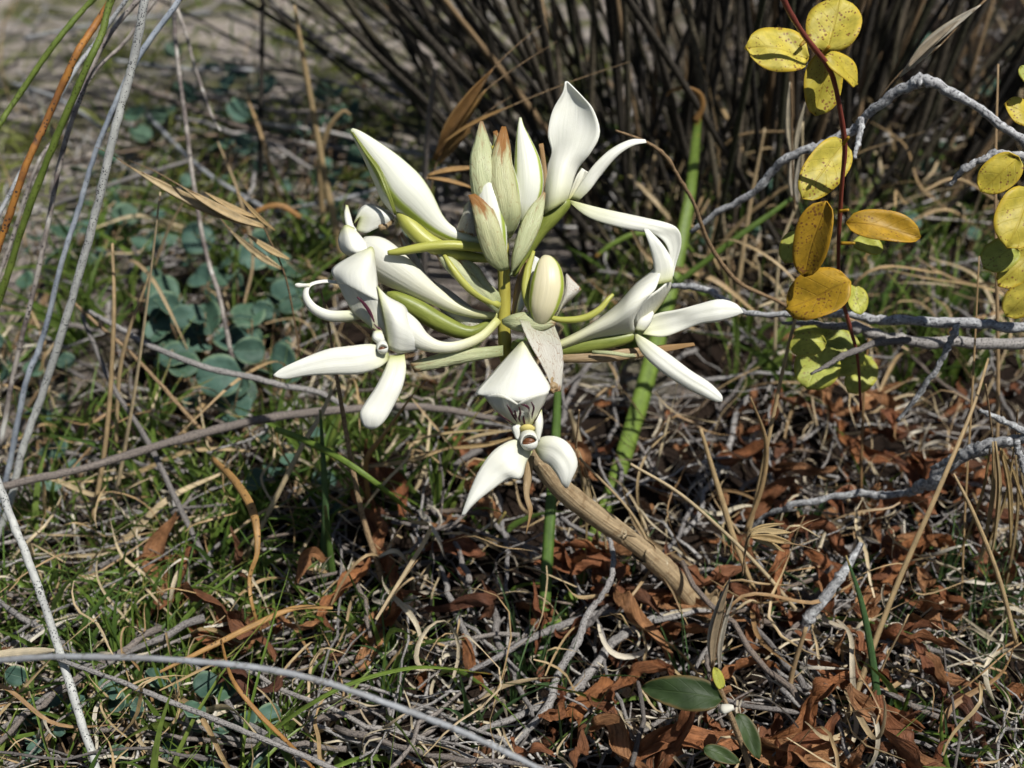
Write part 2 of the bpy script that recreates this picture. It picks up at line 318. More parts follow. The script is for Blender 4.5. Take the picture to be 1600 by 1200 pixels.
# ------------------------------------------------------------------ ground
def m_ground():
    n = N('dark_soil_and_sand'); a = n.noise(60, 6); b = n.noise(700, 4); pat = n.noise(5.5, 4)
    tc = n.new('ShaderNodeTexCoord'); sp = n.new('ShaderNodeSeparateXYZ'); n.link(tc.outputs['Object'], sp.inputs[0])
    far = n.ramp(n.math('ADD', n.math('MULTIPLY', sp.outputs[1], .8), n.math('MULTIPLY', n.math('SUBTRACT', pat, .5), 1.3)), [(.46, (0, 0, 0)), (.60, (1, 1, 1))])
    rightw = n.ramp(n.math('ADD', sp.outputs[0], n.math('MULTIPLY', pat, .2)), [(.18, (1, 1, 1)), (.34, (0, 0, 0))])
    soil = n.ramp(a, [(.25, (.012, .008, .006)), (.6, (.032, .021, .015)), (.8, (.07, .047, .03))])
    sand = n.ramp(b, [(.25, (.26, .21, .17)), (.5, (.42, .36, .31)), (.75, (.56, .50, .45))])
    c = n.mix(n.math('MULTIPLY', far, rightw), soil, n.mix(n.ramp(n.noise(16, 4), [(.45, (0, 0, 0)), (.6, (1, 1, 1))]), sand, (.13, .13, .06)))
    return n.done(c, .95, 0, None, n.math('ADD', a, b), 1.0, .004, .1)
inx = np.linspace(-1.4, 1.4, 260); ox = np.array([-60, -25, -10, -5, -3, -2])
iny = np.linspace(-0.5, 2.4, 270)
gx = np.concatenate([ox, inx, -ox[::-1]]); gy = np.concatenate([[-60, -20, -8, -3, -1.2], iny, [3, 4.2, 6, 10, 20, 60]])
XX, YY = np.meshgrid(gx, gy, indexing='ij'); ZZ = gh(XX, YY)
gv = np.stack([XX, YY, ZZ], -1).reshape(-1, 3)
g = obj('ground', (gv, grid(len(gx), len(gy)), gv[:, :2]), m_ground()); tag(g, kind='structure')

# ------------------------------------------------------------------ the orchid
def T(pts, n=20, sides=12, flat=1.0, rough=0.0):
    return tube([P(*q[:3]) for q in pts], [q[3] * PX for q in pts], n, sides, flat, rough, up=(0.05, 1, .1))
def petal(L, Rr, dz, bulge, nu=20, nv=11):
    rows = []
    for k, (a, b) in enumerate(zip(L, Rr)):
        d = dz[k] if isinstance(dz, list) else dz; bl = (bulge[k] if isinstance(bulge, list) else bulge) * .62; da_j, db_j = rng.normal() * 1.6, rng.normal() * 1.6
        da, db = d if isinstance(d, tuple) else (d, d); da += da_j; db += db_j
        rows.append([(a[0], a[1], da), (a[0] * .72 + b[0] * .28, a[1] * .72 + b[1] * .28, da * .7 + db * .3 + bl), ((a[0] + b[0]) / 2, (a[1] + b[1]) / 2, (da + db) / 2 + bl * .97), (a[0] * .28 + b[0] * .72, a[1] * .28 + b[1] * .72, da * .3 + db * .7 + bl), (b[0], b[1], db)])
    return loft(rows, nu, nv)
TH = 2.2 * PX
base = G(1122, 1010)
orchid = empty('orchid', base, 'white hooded orchid spike on a leaning dry papery stem', 'orchid')
bd = -(np.dot(base - CAM, FWD) - D0) / PX
axis = T([(803, 610, -40, 11), (792, 560, -28, 11.5), (788, 520, -16, 10.5), (788, 470, -6, 10), (787, 420, 4, 9.5), (785, 370, 14, 9), (781, 310, 24, 8), (774, 250, 30, 6), (770, 228, 32, 3)], 30, 14)
obj('stem', axis, M['axis'], orchid)
lower = T([(798, 590, -38, 11), (812, 650, -70, 12), (838, 715, -110, 13), (880, 765, -160, 15), (935, 808, -220, 16), (1000, 855, -290, 17), (1055, 905, -350, 17.5), (1092, 955, -400, 16), (1115, 1000, bd + 12, 15), (1128, 1040, bd - 25, 14)], 40, 16, 1.0, .02)
ls = obj('lower_stem', lower, M['stemdry'], orchid); ls['label'] = 'dry papery straw-coloured lower stem'
def sheath(pts, name='sheath'):
    V, F, uv = tube([P(*q[:3]) for q in pts], [q[3] * PX for q in pts], 22, 18, 1.0, .03, up=(0.05, 1, .1), cap=False)
    V = V.reshape(22, 18, 3); ph = rng.uniform(0, 6)
    for k, e in ((0, 1), (1, .5), (21, -1.6), (20, -.8)):      # ragged ends
        sh_ = (V[1] - V[0] if k < 3 else V[21] - V[20]); V[k] += sh_ * (np.sin(np.arange(18) * 1.1 + ph) * 1.2 + rng.normal(size=18) * .5)[:, None] * abs(e) * .8
    return obj(name, (V.reshape(-1, 3), F, uv), M['stemdry'], ls, solid=TH * .3)
sheath([(842, 722, -114, 15.5), (880, 765, -160, 18), (930, 805, -214, 18.5), (975, 836, -262, 17.5)])
sheath([(1005, 860, -296, 20), (1045, 895, -340, 20.5), (1078, 935, -380, 18.5), (1088, 950, -396, 17)])
sheath([(1122, 1015, bd, 17), (1116, 985, bd + 25, 18), (1112, 955, bd + 42, 17), (1112, 930, bd + 55, 13)])

def fpart(name, geo, mat, parent, solid=TH): return obj(name, geo, mat, parent, solid=solid)
def streaks(parent, lst, w=3.2):
    for s in lst:
        fpart('streak', ribbon([P(*q) for q in s], [w * PX * .4, w * PX, w * PX, w * PX * .3], 10, 3, up=FWD, fold=0), M['purple'], parent, .2 * PX)

# flower looking at the viewer
fA = fpart('flower', T([(795, 580, -30, 9), (806, 590, 0, 12), (813, 605, 30, 18), (815, 625, 50, 20), (820, 650, 40, 14)], 16, 12), M['hood'], orchid, 0)
fA['label'] = 'flower facing out with purple streaks in its throat'
fpart('hood', loft([[(816, 533, 36), (818, 532, 40), (820, 533, 38), (821, 534, 36)],
    [(794, 556, 34), (808, 555, 50), (822, 554, 52), (835, 562, 42)],
    [(768, 585, 38), (795, 582, 62), (822, 580, 64), (847, 583, 46)],
    [(744, 613, 50), (782, 606, 72), (824, 604, 75), (859, 604, 54)],
    [(756, 618, 58), (786, 621, 78), (822, 624, 80), (856, 613, 62)],
    [(762, 622, 50), (788, 625, 70), (820, 628, 72), (852, 615, 54)]], 22, 18), M['petal'], fA)
fpart('petal', loft([[(756, 618, 58), (784, 617, 84), (809, 631, 80)], [(771, 637, 54), (790, 638, 68), (812, 642, 62)], [(786, 651, 42), (800, 654, 52), (816, 656, 50)], [(800, 664, 34), (808, 668, 36), (818, 672, 36)]][::-1], 16, 9), M['hood'], fA)
fpart('petal', loft([[(809, 631, 80), (834, 618, 86), (857, 612, 62)], [(812, 642, 62), (830, 636, 68), (850, 630, 52)], [(816, 656, 50), (828, 652, 54), (842, 645, 42)], [(818, 672, 36), (826, 668, 38), (836, 660, 36)]][::-1], 16, 9), M['hood'], fA)
fpart('side_lobe', petal([(806, 662), (800, 668), (806, 684)], [(814, 662), (812, 672), (812, 690)], [40, 44, 40], 5, 12, 7), M['petal'], fA)
fpart('side_lobe', petal([(838, 644), (836, 664), (838, 684)], [(846, 640), (848, 664), (842, 690)], [40, 46, 40], 5, 12, 7), M['petal'], fA)
streaks(fA, [[(792, 632, 82), (797, 641, 70), (802, 650, 60), (808, 660, 50)], [(811, 636, 76), (813, 645, 66), (811, 653, 57), (813, 660, 50)], [(814, 632, 82), (822, 634, 85), (827, 640, 71), (824, 652, 58)], [(830, 628, 84), (834, 637, 75), (832, 646, 65), (831, 654, 56)], [(804, 641, 70), (805, 645, 66), (806, 650, 60), (807, 654, 56)], [(818, 650, 60), (818, 655, 55), (819, 660, 50), (820, 664, 47)]])
streaks(fA, [[(775, 642, 69), (785, 651, 59), (796, 658, 52), (806, 665, 46)], [(848, 634, 79), (842, 646, 65), (837, 656, 54), (832, 661, 50)]], 1.6)
fpart('anther', T([(813, 672, 42, 4), (819, 669, 47, 6), (827, 668, 48, 6), (834, 671, 44, 4)], 10, 10, .7), M['anther'], fA, 0)
def colm(parent, c, r, dz):
    V, F, uv = tube([P(c[0] - 2, c[1] - 10, dz - 24), P(c[0] - 1, c[1] - 4, dz - 10), P(*c, dz - 1), P(c[0], c[1], dz)], [r * PX, r * 1.08 * PX, r * 1.05 * PX, r * .95 * PX], 10, 18, 1, 0, up=(.05, 1, .1), cap=False)
    k = fpart('column', (V, F, uv), M['petal'], parent, TH * .8)
    fpart('cavity', tube([P(c[0], c[1], dz - 14), P(c[0], c[1], dz - 4), P(c[0], c[1], dz - 3)], [r * .86 * PX] * 3, 6, 16), M['brown'], parent, 0)
colm(fA, (827, 691), 12, 62)
fpart('sepal', petal([(822, 690), (800, 688), (772, 704), (752, 730), (738, 758), (727, 788), (721, 806)], [(832, 706), (822, 722), (814, 747), (794, 748), (770, 764), (742, 786), (724, 806)], [30, 44, 54, 58, 62, 64, 66], [2, 8, 12, 10, 9, 6, 0], 26, 13), M['petal'], fA)
fpart('sepal', petal([(832, 690), (852, 682), (874, 684), (892, 698), (902, 724), (893, 748), (887, 762)], [(838, 706), (848, 720), (858, 726), (868, 738), (874, 748), (878, 756), (884, 762)], [30, 42, 50, 56, 56, 52, 48], [2, 7, 12, 12, 8, 4, 0], 24, 13), M['petal'], fA)
fpart('dry_bract', ribbon([P(828, 712, 10), P(825, 745, 14), P(824, 775, 20), P(830, 800, 22), P(822, 834, 26)], [14 * PX, 13 * PX, 10 * PX, 8 * PX, 1 * PX], 18, 5, up=FWD, fold=.5, twist=.8, wave=.2), M['bractd'], fA, TH * .4)

# flower turned to the side, two long sepals
fB = fpart('flower', T([(778, 500, -4, 7), (752, 526, 8, 7.5), (715, 541, 18, 8.5), (685, 542, 26, 10), (660, 533, 30, 15), (640, 518, 30, 22), (622, 505, 28, 24)], 26, 14, .8), M['hood'], orchid, 0)
fB['label'] = 'flower turned sideways with one broad purple streak and a curled sepal'
fpart('hood', loft([[(576, 388, 28), (579, 386, 32), (582, 387, 32), (584, 392, 28)], [(546, 402, 26), (562, 402, 46), (578, 406, 50), (587, 418, 34)], [(519, 421, 24), (541, 424, 50), (568, 432, 58), (590, 446, 38)], [(526, 438, 30), (543, 444, 52), (568, 456, 58), (592, 468, 46)], [(531, 441, 24), (546, 448, 44), (569, 459, 50), (592, 470, 40)]], 20, 16), M['petal'], fB)
fpart('petal', loft([[(527, 438, 32), (556, 450, 54), (592, 468, 46)], [(540, 468, 28), (564, 474, 40), (598, 490, 40)], [(556, 492, 24), (574, 500, 32), (603, 515, 38)], [(576, 506, 22), (588, 520, 30), (611, 540, 34)]][::-1], 18, 11), M['hood'], fB)
fpart('petal', loft([[(589, 446, 46), (596, 480, 54), (603, 515, 52), (608, 545, 42)], [(606, 464, 48), (614, 490, 64), (619, 518, 62), (620, 550, 44)], [(632, 479, 34), (632, 500, 56), (635, 525, 54), (632, 551, 38)], [(640, 500, 18), (646, 516, 36), (652, 533, 38), (652, 548, 26)]], 18, 14), M['petal'], fB)
fpart('side_lobe', petal([(584, 516), (582, 528), (590, 537)], [(596, 516), (600, 528), (602, 538)], [44, 48, 46], 6, 10, 7), M['petal'], fB)
colm(fB, (598, 545), 7.5, 56)
streaks(fB, [[(558, 464, 54), (570, 476, 48), (579, 490, 44), (585, 504, 42)]], 5); streaks(fB, [[(584, 506, 44), (590, 512, 44), (594, 514, 44), (600, 522, 44)], [(583, 513, 46), (586, 516, 46), (590, 517, 46), (594, 516, 46)]], 3)
fpart('sepal', petal([(606, 546), (580, 538), (548, 541), (512, 546), (470, 562), (440, 576), (427, 586)], [(608, 562), (592, 574), (562, 584), (520, 585), (480, 587), (448, 592), (429, 588)], [36, 46, 54, 58, 62, 64, 64], [0, 4, 9, 9, 6, 3, 0], 24, 11), M['petal'], fB)
fpart('sepal', petal([(609, 556), (602, 576), (588, 604), (572, 628), (563, 646), (568, 664), (578, 670)], [(632, 554), (634, 578), (628, 606), (614, 636), (602, 656), (592, 666), (582, 670)], [36, 46, 54, 60, 62, 60, 58], [0, 6, 10, 10, 8, 3, 0], 24, 11), M['petal'], fB)
fpart('curled_sepal', ribbon([P(566, 492, 20), P(540, 495, 24), P(512, 494, 26), P(488, 482, 26), P(476, 462, 22), P(482, 445, 16), P(505, 438, 10), P(530, 440, 6)], [x * PX for x in (14, 17, 17, 15, 12, 9, 9, 8)], 30, 7, up=FWD, fold=.5, roll=.35), M['petal'], fB, TH * .8)
fpart('curl_tip', T([(484, 446, 18, 3.5), (474, 446, 18, 3), (466, 446, 18, 4), (461, 445, 18, 2)], 8, 8), M['petal'], fB, 0)
fpart('bract', petal([(640, 566), (670, 558), (705, 548), (745, 544), (786, 540)][::-1], [(648, 582), (680, 576), (710, 570), (745, 563), (786, 556)][::-1], [4, 8, 8, 4, -4][::-1], [4, 7, 8, 7, 3][::-1]), M['bractg'], fB)

# wilting flower behind it
fC = fpart('flower', T([(780, 494, -14, 6), (745, 491, -14, 7.5), (710, 480, -12, 11), (675, 460, -10, 17), (640, 437, -8, 26), (608, 415, -8, 34), (585, 398, -10, 33), (565, 385, -14, 20)], 28, 16, .75), M['hood'], orchid, 0)
fC['label'] = 'wilting flower with brown-edged crumpled petals'
fpart('petal', loft([[(532, 362, -6), (540, 352, 4), (552, 356, 0)], [(529, 376, -4), (545, 372, 16), (566, 372, 6)], [(534, 392, -4), (550, 390, 20), (575, 385, 10)], [(548, 400, -2), (562, 398, 16), (584, 394, 8)]], 14, 12), M['petal'], fC)
fpart('petal', loft([[(553, 350, -6), (562, 340, 0), (556, 360, 0)], [(562, 328, -6), (580, 338, 10), (572, 364, 4)], [(575, 320, -8), (594, 332, 12), (586, 358, 6)], [(598, 326, -8), (606, 338, 8), (600, 352, 4)], [(615, 338, -8), (614, 344, 2), (612, 348, 0)]], 16, 12), M['petal'], fC)
fpart('petal', petal([(541, 320), (538, 335), (542, 355), (552, 362)], [(543, 321), (548, 338), (552, 352), (558, 360)], [-10, -8, -4, 0], 3, 12, 6), M['petal'], fC)
fpart('shrivelled_tip', T([(612, 344, 2, 4), (606, 352, 4, 4), (598, 355, 6, 5), (592, 351, 6, 3), (597, 347, 6, 3)], 14, 8, 1, .2), M['bractd'], fC, 0)
fpart('ovary', T([(775, 500, -26, 8), (735, 520, -24, 11), (690, 505, -18, 15), (650, 482, -12, 16), (618, 466, -8, 12), (604, 460, -8, 5)], 22, 14, .9), M['ovary'], fC, 0)
fpart('bract', petal([(628, 362), (650, 398), (668, 432), (700, 452), (736, 480), (762, 505)][::-1], [(622, 370), (640, 412), (662, 450), (690, 485), (725, 512), (748, 530)][::-1], [-34, -32, -30, -28, -26, -24][::-1], [2, 6, 8, 9, 8, 3][::-1]), M['bractn'], fC)

# large unopened flower
fD = fpart('flower_bud', T([(762, 382, 6, 8), (735, 376, 6, 10), (705, 366, 6, 13), (680, 350, 8, 20), (652, 322, 10, 34), (628, 296, 12, 39), (606, 266, 12, 31), (582, 237, 12, 20), (560, 213, 12, 10), (549, 203, 12, 4)], 34, 18, .8), M['bud2'], orchid, 0)
fD['label'] = 'large pointed white bud'
fpart('keel', ribbon([P(551, 207, 22), P(572, 238, 30), P(592, 266, 40), P(606, 300, 46), P(618, 335, 34)], [x * PX for x in (2, 5, 7, 6, 4)], 16, 5, up=FWD, fold=-.3), M['ovary'], fD, TH)
fpart('ovary', T([(624, 330, 14, 8), (640, 352, 16, 13), (668, 378, 14, 14), (700, 392, 10, 12), (730, 400, 2, 9), (770, 405, 0, 6)], 20, 14), M['pedicel'], fD, 0)
fpart('spur', T([(606, 395, 30, 3.5), (625, 393, 32, 6), (665, 386, 32, 7.5), (705, 383, 28, 7.5), (750, 387, 18, 7), (786, 392, 8, 6)], 22, 12), M['pedicel'], fD, 0)
fpart('bract', petal([(640, 300), (670, 318), (692, 345), (715, 380), (745, 430), (780, 475)][::-1], [(634, 320), (655, 360), (680, 395), (715, 430), (745, 458), (776, 488)][::-1], [-30, -26, -18, -14, -10, -8][::-1], [2, 6, 9, 9, 7, 2][::-1]), M['bractn'], fD)
fpart('spur', T([(694, 398, 20, 3), (706, 418, 22, 5.5), (726, 444, 20, 6), (750, 463, 12, 6), (780, 478, 2, 6)], 18, 10), M['pedicel'], fD, 0)
fpart('bract', petal([(684, 392), (710, 405), (740, 432), (765, 458), (782, 478)][::-1], [(680, 396), (700, 424), (730, 452), (758, 474), (778, 490)][::-1], [16, 18, 16, 10, 2][::-1], [2, 8, 9, 7, 2][::-1]), M['bractg'], fD)
fpart('bract', petal([(724, 404), (745, 415), (762, 440), (784, 462)][::-1], [(716, 408), (738, 432), (756, 460), (780, 478)][::-1], [6, 6, 6, 2][::-1], [2, 6, 6, 2][::-1]), M['bractg'], fD)
fpart('shrivelled_petal', loft([[(728, 320, 20), (736, 312, 26), (742, 322, 20)], [(722, 338, 18), (734, 334, 30), (744, 340, 22)], [(716, 352, 16), (732, 345, 28), (742, 356, 22)], [(712, 362, 10), (728, 364, 20), (742, 370, 16)]], 14, 10), M['bractn'], fD)

# cluster of young buds at the tip, each in its bract
def young(bud, lo, brL, brR, dz, bl, mat, label=None, bmat='bud'):
    b = fpart('young_bud', T(bud, 20, 14, .8), M[bmat], orchid, 0)
    if label: b['label'] = label
    fpart('bract', petal(brL, brR, dz, bl), M[mat], b)
    return b
young([(772, 352, 20, 6), (766, 320, 22, 20), (760, 280, 22, 25), (756, 245, 20, 20), (752, 215, 16, 10), (751, 196, 14, 3)], 0,
      [(764, 352), (742, 320), (735, 280), (735, 245), (742, 220), (750, 190)], [(790, 352), (788, 320), (780, 280), (772, 250), (766, 225), (754, 190)], [34, 46, 46, 42, 34, 20], [6, 12, 14, 13, 9, 2], 'bractg')
young([(792, 372, 26, 6), (792, 340, 30, 22), (787, 295, 32, 24), (782, 255, 28, 18), (785, 225, 24, 9), (786, 208, 22, 3)], 0,
      [(780, 372), (772, 335), (766, 295), (766, 255), (774, 225), (784, 198)], [(800, 366), (814, 335), (808, 295), (800, 255), (797, 228), (790, 198)], [36, 52, 54, 48, 38, 26], [6, 12, 13, 11, 7, 2], 'bractb')
young([(785, 420, 30, 6), (775, 385, 40, 18), (768, 340, 46, 22), (764, 300, 44, 20), (760, 270, 38, 13), (757, 249, 34, 4)], 0,
      [(782, 424), (762, 408), (748, 375), (742, 345), (737, 322), (732, 305)], [(794, 420), (792, 395), (784, 365), (776, 340), (766, 322), (742, 303)], [46, 62, 68, 68, 64, 58], [4, 9, 11, 9, 6, 2], 'bractb')
fpart('bract', petal([(770, 206), (772, 215), (770, 235), (770, 260)][::-1], [(776, 204), (781, 215), (783, 235), (784, 260)][::-1], [24, 26, 28, 28][::-1], [1, 4, 6, 6][::-1], 12, 7), M['bractb'], orchid)
young([(820, 355, 10, 6), (822, 320, 16, 18), (826, 290, 20, 23), (824, 255, 20, 21), (818, 222, 18, 13), (814, 200, 16, 6), (813, 184, 14, 2)], 0,
      [(800, 432), (800, 405), (806, 375), (816, 345), (830, 322), (850, 300)], [(795, 430), (815, 408), (832, 380), (845, 350), (850, 325), (852, 302)], [30, 38, 40, 36, 30, 24], [2, 8, 9, 8, 5, 1], 'bractg')
fpart('bract', petal([(842, 225), (845, 250), (846, 290), (838, 330), (815, 360)][::-1], [(848, 224), (852, 250), (856, 290), (850, 320), (830, 350)][::-1], [14, 12, 8, 4, 0][::-1], 3, 14, 7), M['bractd'], orchid)

# bud facing out, yellowish panel
fJ = fpart('flower_bud', T([(848, 508, 30, 6), (846, 498, 36, 14), (849, 478, 42, 23), (855, 450, 44, 26), (856, 425, 42, 22), (853, 408, 38, 14), (850, 400, 34, 4)], 24, 18, .7), M['budp'], orchid, 0)
fJ['label'] = 'blunt oval bud with a yellow panel between green edges'
fpart('stalk', ribbon([P(834, 392, 20), P(824, 425, 26), P(822, 460, 30), P(836, 495, 30)], [x * PX for x in (4, 11, 12, 10)], 16, 5, up=FWD, fold=.5), M['pedicel'], fJ, TH)
fpart('bract', loft([[(866, 500, 16), (872, 488, 22), (878, 470, 18)], [(880, 478, 14), (886, 462, 24), (884, 445, 14)], [(894, 466, 10), (896, 454, 20), (884, 430, 8)], [(908, 452, 8), (904, 447, 14), (886, 428, 6)]], 16, 9), M['bractn'], fJ)
fpart('receptacle', petal([(784, 500), (800, 492), (825, 488), (850, 496), (868, 504)], [(786, 506), (800, 514), (825, 520), (848, 516), (866, 508)], [14, 26, 32, 34, 30], [2, 8, 10, 8, 2]), M['bractg'], fJ)
fpart('spur', T([(858, 496, 20, 4), (880, 500, 22, 5), (912, 497, 24, 5.5), (936, 484, 24, 5), (950, 468, 22, 4), (958, 460, 20, 2.5)], 20, 10), M['pedicel'], fJ, 0)
fpart('bract', petal([(812, 500), (822, 525), (838, 555), (852, 580), (862, 606)], [(866, 508), (876, 535), (880, 560), (879, 585), (876, 612)], [(46, 26), (52, 26), (52, 26), (48, 26), (44, 26)], [-4, -8, -9, -8, -2]), M['bractn'], fJ, TH * .6)
fpart('crumpled_tip', T([(864, 590, 36, 3), (856, 600, 40, 6), (868, 606, 42, 5), (860, 612, 44, 4), (874, 610, 38, 2)], 18, 7, 1, .35), M['bractd'], fJ, 0)
fpart('bract', petal([(824, 380), (812, 420), (804, 455), (800, 490)][::-1], [(832, 378), (832, 420), (822, 455), (806, 492)][::-1], [-6, -8, -8, -6][::-1], 5, 14, 7), M['bractd'], fJ)
fpart('bract', petal([(836, 400), (824, 430), (812, 462), (806, 490)][::-1], [(842, 404), (834, 432), (826, 462), (812, 492)][::-1], [2, 4, 4, 2][::-1], 5, 14, 7), M['petal'], fJ)

# tall open flower
fH = fpart('flower', T([(800, 430, -6, 6), (822, 395, -6, 9), (842, 362, -2, 12), (862, 338, 2, 14), (882, 318, 4, 11), (888, 311, 4, 5)], 20, 14), M['ovary'], orchid, 0)
fH['label'] = 'tall flower with its hood held upright'
fpart('hood', loft([[(845, 338, 6), (858, 330, 22), (872, 322, 24), (886, 314, 8)], [(850, 300, 8), (862, 298, 28), (878, 296, 30), (891, 299, 12)], [(855, 262, 6), (868, 258, 22), (884, 258, 26), (902, 265, 12)], [(862, 238, 2), (874, 228, 8), (896, 226, 22), (922, 240, 30)], [(856, 210, 0), (874, 198, 2), (902, 192, 10), (937, 208, 36)], [(863, 174, 4), (880, 167, 0), (902, 162, 4), (927, 172, 30)], [(879, 146, 8), (886, 144, 2), (896, 143, 8), (910, 151, 18)], [(883, 128, 10), (885, 127, 9), (887, 128, 10), (889, 130, 11)]], 30, 18), M['petal'], fH)
fpart('petal', petal([(886, 314), (892, 298), (900, 278), (908, 262)], [(900, 308), (906, 294), (914, 278), (918, 268)], [-4, -2, 0, 0], -8, 14, 8), M['hood'], fH)
fpart('petal', petal([(892, 312), (902, 288), (916, 270), (940, 268)], [(912, 306), (920, 292), (930, 282), (942, 271)], [-10, -12, -14, -16], 5, 14, 8), M['petal'], fH)
fpart('sepal', petal([(892, 310), (908, 286), (928, 258), (954, 234), (984, 219), (1008, 218)], [(904, 314), (922, 296), (940, 272), (964, 244), (988, 228), (1010, 223)], [2, 10, 14, 14, 10, 4], [0, 4, 5, 5, 3, 0]), M['petal'], fH)
fpart('sepal', petal([(887, 312), (940, 326), (1000, 339), (1046, 350), (1062, 362), (1064, 384), (1056, 412), (1052, 432)], [(890, 317), (922, 341), (972, 356), (1014, 364), (1034, 374), (1044, 390), (1046, 410), (1047, 430)], [6, 14, 22, 26, 24, 18, 14, 14], [0, 4, 6, 6, -4, -6, -4, 0], 30, 11), M['petal'], fH)

# flower reaching out over the straw
fI = fpart('flower', T([(800, 540, -10, 8), (830, 548, -4, 9), (865, 547, 0, 10), (905, 541, 2, 13), (945, 534, 4, 13), (980, 527, 4, 10), (996, 520, 4, 5)], 20, 14), M['ovary'], orchid, 0)
fI['label'] = 'flower held out sideways on a tapering tube'
fpart('hood', loft([[(846, 556, 2), (846, 550, 12), (846, 544, 14), (846, 541, 2)], [(880, 547, 4), (880, 540, 18), (880, 533, 18), (880, 530, 4)], [(925, 532, 6), (922, 522, 28), (924, 510, 28), (928, 504, 4)], [(966, 525, 8), (960, 506, 42), (962, 488, 42), (966, 474, 8)], [(990, 519, 12), (980, 492, 54), (986, 464, 52), (994, 443, 10)], [(988, 506, 22), (994, 482, 58), (1006, 452, 54), (1018, 424, 12)], [(991, 494, 30), (1008, 468, 54), (1026, 448, 50), (1038, 402, 14)]], 26, 18), M['hood'], fI)
fpart('petal', loft([[(991, 494, 30), (1008, 468, 52), (1030, 452, 48), (1048, 436, 30)], [(992, 508, 14), (1010, 486, 22), (1030, 468, 20), (1047, 450, 14)], [(994, 518, 4), (1008, 506, 4), (1022, 490, 0), (1034, 474, -2)]][::-1], 14, 12), M['hood'], fI)
fpart('petal', petal([(1018, 446), (1022, 425), (1020, 405), (1014, 382), (1006, 358)], [(1050, 440), (1052, 415), (1044, 395), (1030, 376), (1010, 356)], [(30, 40), (28, 38), (28, 34), (30, 32), (30, 30)], [6, 5, 4, 3, 0], 18, 9), M['petal'], fI)
fpart('side_lobe', petal([(992, 516), (998, 500), (1012, 490), (1020, 486)], [(1006, 518), (1014, 508), (1018, 500), (1021, 490)], [14, 18, 16, 12], 5, 12, 7), M['petal'], fI)
fpart('sepal', petal([(998, 514), (1022, 492), (1058, 484), (1090, 476), (1124, 468), (1148, 474), (1160, 485)], [(1002, 522), (1036, 526), (1066, 516), (1094, 506), (1122, 502), (1146, 495), (1161, 488)], [4, 4, 8, 14, 16, 14, 12], [0, -7, -6, 7, 8, 5, 0], 24, 11), M['petal'], fI)
fpart('sepal', petal([(990, 519), (1016, 534), (1048, 556), (1080, 580), (1108, 598), (1126, 616), (1129, 625)], [(991, 524), (1002, 550), (1028, 576), (1062, 600), (1096, 618), (1118, 627), (1128, 627)], [10, 22, 34, 42, 46, 48, 48], [0, 6, 9, 9, 8, 4, 0], 24, 11), M['petal'], fI)
fpart('bract', petal([(845, 556), (880, 552), (930, 546), (980, 545), (1030, 540), (1084, 536)], [(846, 566), (880, 566), (930, 566), (975, 562), (1030, 552), (1086, 540)], [-4, 2, 2, -4, -14, -18], [2, 6, 6, 5, 3, 0], 24, 9), M['bractd'], fI)
fpart('ovary_edge', petal([(925, 548), (955, 549), (980, 553), (995, 553)], [(925, 552), (955, 554), (980, 558), (996, 558)], 14, 2, 10, 5), M['bractg'], fI)

# ------------------------------------------------------------------ canes, twigs and leaves that can be told apart
def lin(v, n): return np.linspace(v[0], v[1], n) if np.ndim(v) and len(v) == 2 else (np.asarray(v, float) if np.ndim(v) else np.full(n, float(v)))
def place(pts, Y=None, h=None):
    n = len(pts)
    if h is not None: return np.array([G(x, y, hh) for (x, y), hh in zip(pts, lin(h, n))])
    return np.array([YP(x, y, yy) for (x, y), yy in zip(pts, lin(Y, n))])
def mw(p, w):                                    # photo-pixel widths -> metres at each point
    d = (p - CAM) @ FWD; return lin(w, len(p)) * d / FPX
def stick(name, pts, w, mat, label, cat, group=None, Y=None, h=None, sides=9, rough=.05, knots=0, wob=.06):
    p = place(pts, Y, h); r = mw(p, w) * .5
    n = max(14, len(pts) * 7)
    P2 = cr(p, n); R2 = cr(r[:, None], n)[:, 0]
    P2 = P2 + rng.normal(size=P2.shape) * (R2 * wob)[:, None]
    for _ in range(knots):
        k = rng.integers(2, n - 2); R2[k] *= 1.35
    geo = tube(P2, R2, n, sides, 1.0, rough)
    return thing(name, geo, M[mat], label, cat, group, base=p[-1])
def strap(name, pts, w, mat, label, cat, group=None, Y=None, h=None, fold=.35, twist=0., n=None, roll=0., up=None, nv=5, wave=.0):
    p = place(pts, Y, h)
    geo = ribbon(p, mw(p, w), n or max(14, 6 * len(pts)), nv, up=FWD if up is None else up, fold=fold, twist=twist, roll=roll, wave=wave)
    return thing(name, geo, M[mat], label, cat, group, base=p[0], solid=.00025)
def pix(p):
    q = p - CAM; d = q @ FWD; return 800 + FPX * (q @ RGT) / d, 600 - FPX * (q @ UPV) / d
